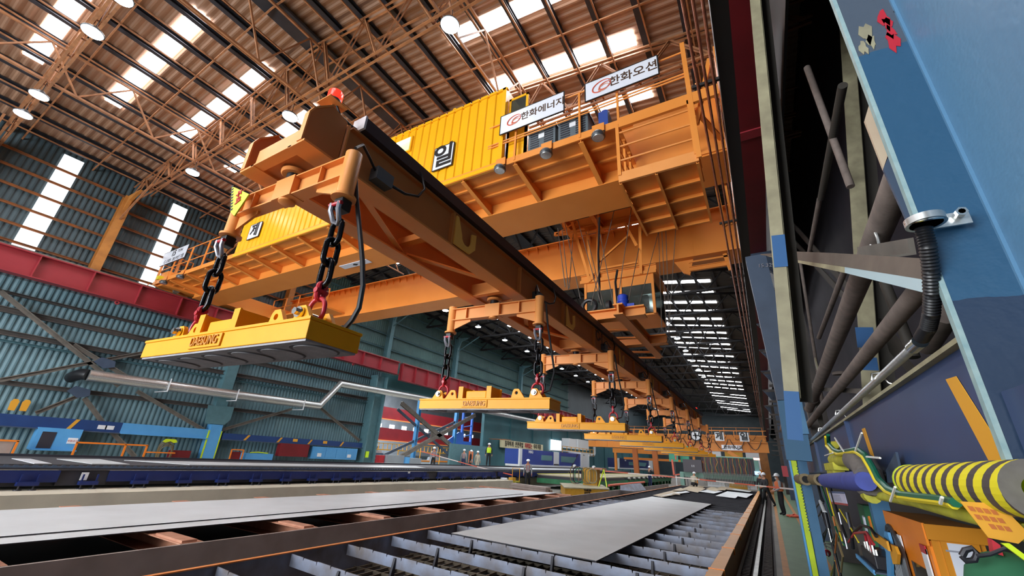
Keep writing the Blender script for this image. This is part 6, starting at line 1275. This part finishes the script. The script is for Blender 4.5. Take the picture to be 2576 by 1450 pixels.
# ================================================================== PEOPLE
def person(loc, rz, top, legs, label, pose='stand', h=1.75, vest=None, arms='down', mask=False, crouch=False):
    t = root('person', loc, rz); k = h / 1.75
    V = []; E = []; R = []; G = []
    def add(p, r, par, g): V.append(Vector(p) * k); R.append(r * k * (1.13 if g in ('top', 'legs') else 1)); G.append(g); i = len(V) - 1; (E.append((par, i)) if par is not None else None); return i
    dz = -.42 if crouch else 0
    pel = add((0, 0, .96 + dz), .125, None, 'legs'); wa = add((0, .0 if not crouch else -.05, 1.10 + dz), .12, pel, 'top'); ch = add((0, -.01 if not crouch else -.16, 1.32 + dz), .145, wa, 'top')
    nk = add((0, -.01 if not crouch else -.24, 1.49 + dz * 1.02), .058, ch, 'skin'); h1 = add((0, -.02 if not crouch else -.29, 1.58 + dz * 1.03), .083, nk, 'skin'); h2 = add((0, -.02 if not crouch else -.32, 1.68 + dz * 1.03), .085, h1, 'skin')
    add((0, -.105 if not crouch else -.40, 1.60 + dz * 1.03), .016, h1, 'skin')
    for s in (-1, 1):
        hp = add((s * .09, 0, .90 + dz), .10, pel, 'legs')
        st = pose == 'stride'
        if crouch: kn = add((s * .12, -.38, .55), .07, hp, 'legs'); an = add((s * .12, -.15, .10), .048, kn, 'legs'); add((s * .12, -.32, .05), .042, an, 'shoe')
        else:
            kn = add((s * .11, -.03 + (.16 * s if st else 0), .50), .072, hp, 'legs'); an = add((s * .13, .02 + (.3 * s if st else 0), .10), .05, kn, 'legs'); add((s * .145, -.13 + (.3 * s if st else 0), .045), .042, an, 'shoe')
        oy = -.01 if not crouch else -.16; sh = add((s * .18, oy, 1.40 + dz), .068, ch, 'top')
        if arms == 'down': el = add((s * .245, .03, 1.13), .047, sh, 'top'); wr = add((s * .26, -.04, .90), .036, el, 'top'); hd = (s * .265, -.06, .82); fd = Vector((0, -.2, -1))
        elif arms == 'camera': el = add((s * .24, -.2, 1.22), .047, sh, 'top'); wr = add((s * .08, -.33, 1.45), .036, el, 'top'); hd = (s * .05, -.35, 1.52); fd = Vector((-s * .6, 0, .8))
        elif arms == 'front': el = add((s * .25, -.06, 1.14 + dz), .047, sh, 'top'); wr = add((s * .12, -.27, 1.02 + dz), .036, el, 'top'); hd = (s * .07, -.33, 1.0 + dz); fd = Vector((-s * .5, -.8, -.3))
        hand = add(hd, .034, wr, 'skin'); fd.normalize(); sd = fd.cross(Vector((s, 0, 0))); sd = sd.normalized() if sd.length > .1 else Vector((0, 1, 0))
        for j, L in enumerate((.075, .085, .08, .065)):
            b = Vector(hd) + sd * (.03 - .02 * j) + fd * .03; f1 = add(b, .011, hand, 'skin'); f2 = add(b + fd * L * .55, .009, f1, 'skin'); add(b + fd * L + Vector((-s * .012, 0, 0)), .0075, f2, 'skin')
        th = add(Vector(hd) + sd * .045 - fd * .01, .011, hand, 'skin'); add(Vector(hd) + sd * .065 + fd * .035, .009, th, 'skin')
    me = bpy.data.meshes.new('body'); me.from_pydata(V, E, []); o = bpy.data.objects.new('body_tmp', me); COL.objects.link(o)
    m_ = o.modifiers.new('s', 'SKIN'); me.update()
    if not me.skin_vertices: 
        pass
    for sv, r in zip(me.skin_vertices[0].data, R): sv.radius = (r, r * (.78 if r > .11 * k else 1))
    me.skin_vertices[0].data[0].use_root = True
    ss = o.modifiers.new('d', 'SUBSURF'); ss.levels = 1; ss.render_levels = 1
    dg = bpy.context.evaluated_depsgraph_get(); dg.update(); nm = bpy.data.meshes.new_from_object(o.evaluated_get(dg)); bpy.data.objects.remove(o)
    nm.materials.clear()
    for mm in (top, legs, 'skin', 'cloth_black'): nm.materials.append(MAT[mm])
    idx = {'top': 0, 'legs': 1, 'skin': 2, 'shoe': 3}
    segs = [(V[a], V[b], G[b] if not (G[a] == 'legs' and G[b] == 'top') else 'top') for a, b in E]
    for pl in nm.polygons:
        c = pl.center; best = 9; gi = 'top'
        for a, b, g in segs:
            ab = b - a; u = max(0, min(1, (c - a).dot(ab) / max(ab.length_squared, 1e-9))); d = (c - a - ab * u).length
            if d < best: best = d; gi = g
        pl.material_index = idx[gi]; pl.use_smooth = True
    nm.name = 'body'; b_ = bpy.data.objects.new('body', nm); COL.objects.link(b_); b_.parent = t
    hy = -.02 if not crouch else -.32; hz = (1.66 + dz * 1.03)
    hl = obj('helmet', MB().lathe([(.118, 0), (.122, .02), (.118, .06), (.09, .11), (.04, .135), (.01, .14)], (0, hy * k, hz * k), 20).prism([(-.09, (hy - .09) * k, hz * k), (.09, (hy - .09) * k, hz * k), (.06, (hy - .165) * k, hz * k - .005), (-.06, (hy - .165) * k, hz * k - .005)], (0, 0, .012)), 'helmet_white', t, local=True)
    for s in (-1, 1): obj('eye', MB().ball((s * .03, (hy - .078) * k, (hz - .035) * k), .010, 8), 'hair', t, local=True)
    if mask: obj('face_mask', MB().ball((0, (hy - .045) * k, (hz - .09) * k), .062, 14), 'white_paint', t, local=True)
    if vest:
        vm = MB().tube([(0, 0, (1.02 + dz) * k), (0, -.0, (1.15 + dz) * k), (0, -.01, (1.33 + dz) * k), (0, -.01, (1.43 + dz) * k)], [.185 * k, .185 * k, .205 * k, .17 * k], 18, cap=False); vm.v = [(x, y * .82, z) for x, y, z in vm.v]
        v_ = obj('vest', vm, vest, t, local=True)
        for z in (1.12, 1.24): sm_ = MB().tube([(0, 0, (z + dz) * k), (0, 0, (z + .03 + dz) * k)], .185 * k, 18, cap=False); sm_.v = [(x, y * .84, z_) for x, y, z_ in sm_.v]; obj('reflective_band', sm_, 'shackle_grey', v_, local=True) if 0 else None
    else:
        hm = MB()
        for s in (-1, 1): hm.tube([(s * .08 * k, -.125 * k, 1.05 * k), (s * .085 * k, -.14 * k, 1.25 * k), (s * .09 * k, -.10 * k, 1.45 * k), (s * .09 * k, .05 * k, 1.47 * k), (s * .06 * k, .12 * k, 1.25 * k), (s * .06 * k, .1 * k, 1.05 * k)], .014, 6)
        if top == 'cloth_grey' and not crouch: obj('harness', hm, 'vest_orange' if 0 else 'lever_red', t, local=True)
    tag(t, label, 'person'); return t
person((-14.04, 26.7, 0), math.radians(26), 'cloth_grey', 'cloth_black', 'person in grey jacket, red harness and white helmet standing beside the hand cart', pose='stride')
person((-19.9, 30.8, 1.075), math.radians(33), 'cloth_black', 'cloth_black', 'person in black with lime safety vest standing on the navy bed', vest='hivis')
person((-9.6, 42.4, 0), math.radians(150), 'cloth_dark', 'cloth_navy', 'person in dark jacket seen from behind, arms raised, beside the roller table', arms='camera')
person((.30, 25.0, 0), math.radians(-70), 'cloth_grey', 'cloth_black', 'person with white helmet, face mask and orange vest on the green walkway', vest='vest_orange', arms='front', mask=True)
person((-.30, 30.5, 0), math.radians(-50), 'cloth_dark', 'cloth_black', 'person in black leaning behind the orange vest worker, middle of the three', pose='stride', arms='front')
person((-.55, 33.6, 0), math.radians(-20), 'cloth_dark', 'cloth_black', 'person in black, farthest of the three at the right table rim', arms='down')
person((-5.2, 37.2, .2), math.radians(160), 'cloth_beige', 'cloth_black', 'person in beige jacket crouching at the end of the cutting table', crouch=True, arms='front')
person((-23.0, 31.6, .52), math.radians(205), 'cloth_grey', 'cloth_navy', 'person in grey jacket seen from behind, left of the group by the partition')
person((-22.9, 32.5, .52), math.radians(120), 'cloth_black', 'cloth_dark', 'person in black in the middle of the group by the partition', h=1.72)
person((-22.7, 33.3, .52), math.radians(60), 'cloth_beige', 'cloth_beige', 'person in light coat, right of the group by the partition', h=1.68)
person((-22.8, 27.3, .52), math.radians(38), 'cloth_grey', 'cloth_black', 'person in grey with orange collar standing behind the bed by the X brace', h=1.74)
